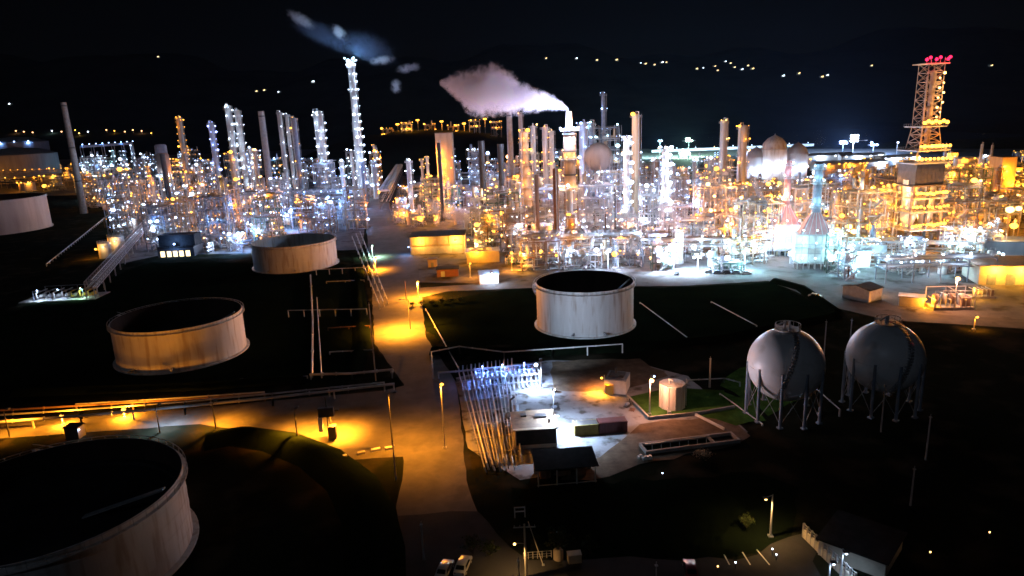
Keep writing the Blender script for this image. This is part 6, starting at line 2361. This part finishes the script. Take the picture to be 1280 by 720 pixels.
for i, (px, py) in enumerate(HS):
    p = on_hill(px, py)
    if p is None:
        continue
    t = thing('hill_house', house_label(i, px, py), 'house', p, R.uniform(-.4, .4), 'lit houses on the hillside')
    w, h = R.uniform(9, 14), R.uniform(5, 7)
    MB().box((0, 0, h / 2 - 1), (w, 9, h + 2)).build('wall', 'bwall', t)
    mb = MB()
    mb.v += [(-w / 2 - .5, -5, h), (w / 2 + .5, -5, h), (w / 2 + .5, 5, h), (-w / 2 - .5, 5, h), (-w / 2 - .5, 0, h + 2.6), (w / 2 + .5, 0, h + 2.6)]
    mb.f += [(0, 1, 5, 4), (2, 3, 4, 5), (0, 4, 3), (1, 2, 5), (3, 2, 1, 0)]
    mb.build('roof', 'roofdark', t)
    MB().box((0, -4.56, h * .5), (w * .55, .1, 2.2)).build('window', 'lit_window' if i % 3 else 'lit_white', t)
    lamp(t, (w * .2, -6, h * .8), 'warm' if i % 3 else 'white', R.uniform(1.1, 1.8) * (1.35 if px in (806, 827, 391, 940) else 1), 0)

# ================================================================ steam
def vmath(nt, op, a, b=None, c=None):
    n = nt.nodes.new('ShaderNodeMath')
    n.operation = op
    for i, v in enumerate((a, b, c)):
        if v is None:
            continue
        if isinstance(v, (int, float)):
            n.inputs[i].default_value = v
        else:
            link(nt, v, n.inputs[i])
    return n.outputs[0]


def fcurve(nt, x, pts):
    n = nt.nodes.new('ShaderNodeFloatCurve')
    cu = n.mapping.curves[0]
    while len(cu.points) < len(pts):
        cu.points.new(.5, .5)
    for p, (u, v) in zip(cu.points, pts):
        p.location = (u, v)
        p.handle_type = 'AUTO'
    n.mapping.update()
    link(nt, x, n.inputs['Value'])
    return n.outputs[0]


def steam_volume(name, dens, col, scale, fray, dist, detail=7, rim=(1.0, .35)):
    """volume whose density falls off outwards (dist gives 0 at the core, 1 at the rim) and is torn by noise"""
    m, nt, out = new_mat(name)
    v = nt.nodes.new('ShaderNodeVolumePrincipled')
    v.inputs['Color'].default_value = (*col, 1)
    v.inputs['Anisotropy'].default_value = 0.0
    g = nt.nodes.new('ShaderNodeNewGeometry')
    n = nt.nodes.new('ShaderNodeTexNoise')
    n.inputs['Scale'].default_value = scale
    n.inputs['Detail'].default_value = detail
    n.inputs['Roughness'].default_value = .62
    n.inputs['Distortion'].default_value = .8
    link(nt, g.outputs['Position'], n.inputs['Vector'])
    d = dist(nt)
    e = vmath(nt, 'MULTIPLY_ADD', vmath(nt, 'SUBTRACT', n.outputs[0], .5), fray, d)
    mr = nt.nodes.new('ShaderNodeMapRange')
    mr.interpolation_type = 'SMOOTHSTEP'
    mr.inputs['From Min'].default_value = 1.0
    mr.inputs['From Max'].default_value = .5
    mr.inputs['To Min'].default_value = 0
    mr.inputs['To Max'].default_value = dens
    link(nt, e, mr.inputs['Value'])
    en = nt.nodes.new('ShaderNodeMapRange')
    en.interpolation_type = 'SMOOTHSTEP'
    en.inputs['From Min'].default_value, en.inputs['From Max'].default_value = rim
    link(nt, d, en.inputs['Value'])
    link(nt, vmath(nt, 'MULTIPLY', mr.outputs[0], en.outputs[0]), v.inputs['Density'])
    link(nt, v.outputs[0], out.inputs['Volume'])
    return m


PL = 152.0
sx = Ys / FPX
AX = [(0, 0.0), (.14, 10), (.34, 16), (.6, 27), (.74, 25), (.9, 33), (1, 37)]      # height of the axis above the lip, photo pixels
HW = [(0, 2.5), (.05, 6), (.14, 11), (.34, 18), (.6, 30), (.76, 27), (.9, 15), (1, 5)]


def plume_dist(nt):
    tc = nt.nodes.new('ShaderNodeTexCoord')
    sp = nt.nodes.new('ShaderNodeSeparateXYZ')
    link(nt, tc.outputs['Object'], sp.inputs[0])
    f = vmath(nt, 'MULTIPLY', sp.outputs[0], -1 / (PL * sx))
    zc = vmath(nt, 'MULTIPLY', fcurve(nt, f, [(u, w / 40) for u, w in AX]), 40 * sx)
    hw = vmath(nt, 'MULTIPLY', fcurve(nt, f, [(u, w / 40) for u, w in HW]), 40 * sx)
    dz = vmath(nt, 'SUBTRACT', sp.outputs[2], zc)
    r_ = vmath(nt, 'SQRT', vmath(nt, 'ADD', vmath(nt, 'MULTIPLY', dz, dz), vmath(nt, 'MULTIPLY', sp.outputs[1], sp.outputs[1])))
    return vmath(nt, 'DIVIDE', r_, hw)


def interp(pts, u):
    for (a, va), (b, vb) in zip(pts[:-1], pts[1:]):
        if u <= b:
            return va + (vb - va) * (u - a) / (b - a)
    return pts[-1][1]


mb = MB()
n = 20
for k in range(26):
    u = k / 25
    zc, hw = interp(AX, u) * sx, max(3.4, interp(HW, u) * 1.45) * sx
    if k == 25:
        hw *= .5
    for i in range(n):
        a = 2 * PI * i / n
        mb.v.append((-u * PL * sx - (2 * sx if k == 25 else 0), hw * math.cos(a), zc + hw * math.sin(a) + (.4 if k == 0 else 0)))
for k in range(25):
    for i in range(n):
        i2 = (i + 1) % n
        mb.f.append((k * n + i, (k + 1) * n + i, (k + 1) * n + i2, k * n + i2))
mb.f.append(tuple(range(n)))
mb.f.append(tuple(25 * n + i for i in reversed(range(n))))
plume = mb.build('steam_plume', steam_volume('steam', .26, (.95, .90, 1), .27, 1.7, plume_dist, 7, (1.42, 1.0)), None, True, (Xs, Ys, zt + .6))  # faint lavender of the lamplight is put into the steam colour
tag(plume, 'large lavender steam plume blowing left from the thick brown stack', 'steam')
plume['kind'] = 'thing'
rr = random.Random(5)


def unit_dist(nt):
    tc = nt.nodes.new('ShaderNodeTexCoord')
    vl = nt.nodes.new('ShaderNodeVectorMath')
    vl.operation = 'LENGTH'
    link(nt, tc.outputs['Object'], vl.inputs[0])
    return vl.outputs['Value']


def puff(label, loc, size, tilt, mat):
    o = MB().sphere((0, 0, 0), 1.0, 20, 12).build('steam_puff', mat, None, True, loc)
    o.scale = [1.45 * v for v in size]
    o.rotation_euler = (0, tilt, 0)
    tag(o, label, 'steam', 'shreds of steam')
    o['kind'] = 'thing'
    return o


thin = steam_volume('thin_steam', .075, (.74, .84, 1), .24, 4.6, unit_dist)
faint = steam_volume('faint_steam', .011, (.42, .58, 1), .2, 2.4, unit_dist)
for px, py, w, h, tilt, mt, lb in ((478, 75, 9, 3.4, -.1, thin, 'thin shred of steam just right of the tallest column head'), (511, 85, 9, 3.6, -.15, thin, 'compact pinkish shred of steam farthest right of the tallest column'),
                                  (495, 108, 4.2, 5.2, .3, thin, 'small round puff of steam hanging lowest right of the tallest column'), (424, 40, 7, 4, .8, thin, 'wisp of steam high above the tallest column'),
                                  (376, 24, 11, 4.5, .55, thin, 'long faint wisp of steam highest up and leftmost'), (400, 42, 24, 8, .45, faint, 'blurred faint wisp of steam between the two highest wisps'),
                                  (462, 60, 22, 11, .4, faint, 'blurred bluish veil of steam above and right of the tallest column head')):
    puff(lb, AT(px, py, YY(438, 560) - 4), (w, 4, h), tilt, mt)
puff('pale mauve steam drifting low over the frames by the black-roofed two-storey building', G(585, 270, 9), (14, 4, 4.5), .1, steam_volume('low_steam', .3, (.92, .86, 1), .25, 2.2, unit_dist))

# ================================================================ night haze
if HAZE > 0:
    m, nt, out = new_mat('night_haze')
    v = nt.nodes.new('ShaderNodeVolumePrincipled')
    v.inputs['Color'].default_value = (.45, .62, 1, 1)
    v.inputs['Density'].default_value = HAZE
    v.inputs['Anisotropy'].default_value = .0
    link(nt, v.outputs[0], out.inputs['Volume'])
    hz = MB().box((0, 1850, 222), (8500, 4300, 474)).build('haze', m)
    hz['kind'] = 'stuff'
    hz['label'] = 'thin night haze over the whole site'
print('LIGHTS', NL[0], 'OBJECTS', len(COL.objects))
dup = {k: len(v) for k, v in LABELS.items() if len(v) > 1}
print('DUP', len(dup), list(dup.items())[:8])
bad = [k for k in LABELS if not 4 <= len(k.split()) <= 16]
print('BADLEN', len(bad), bad[:5])
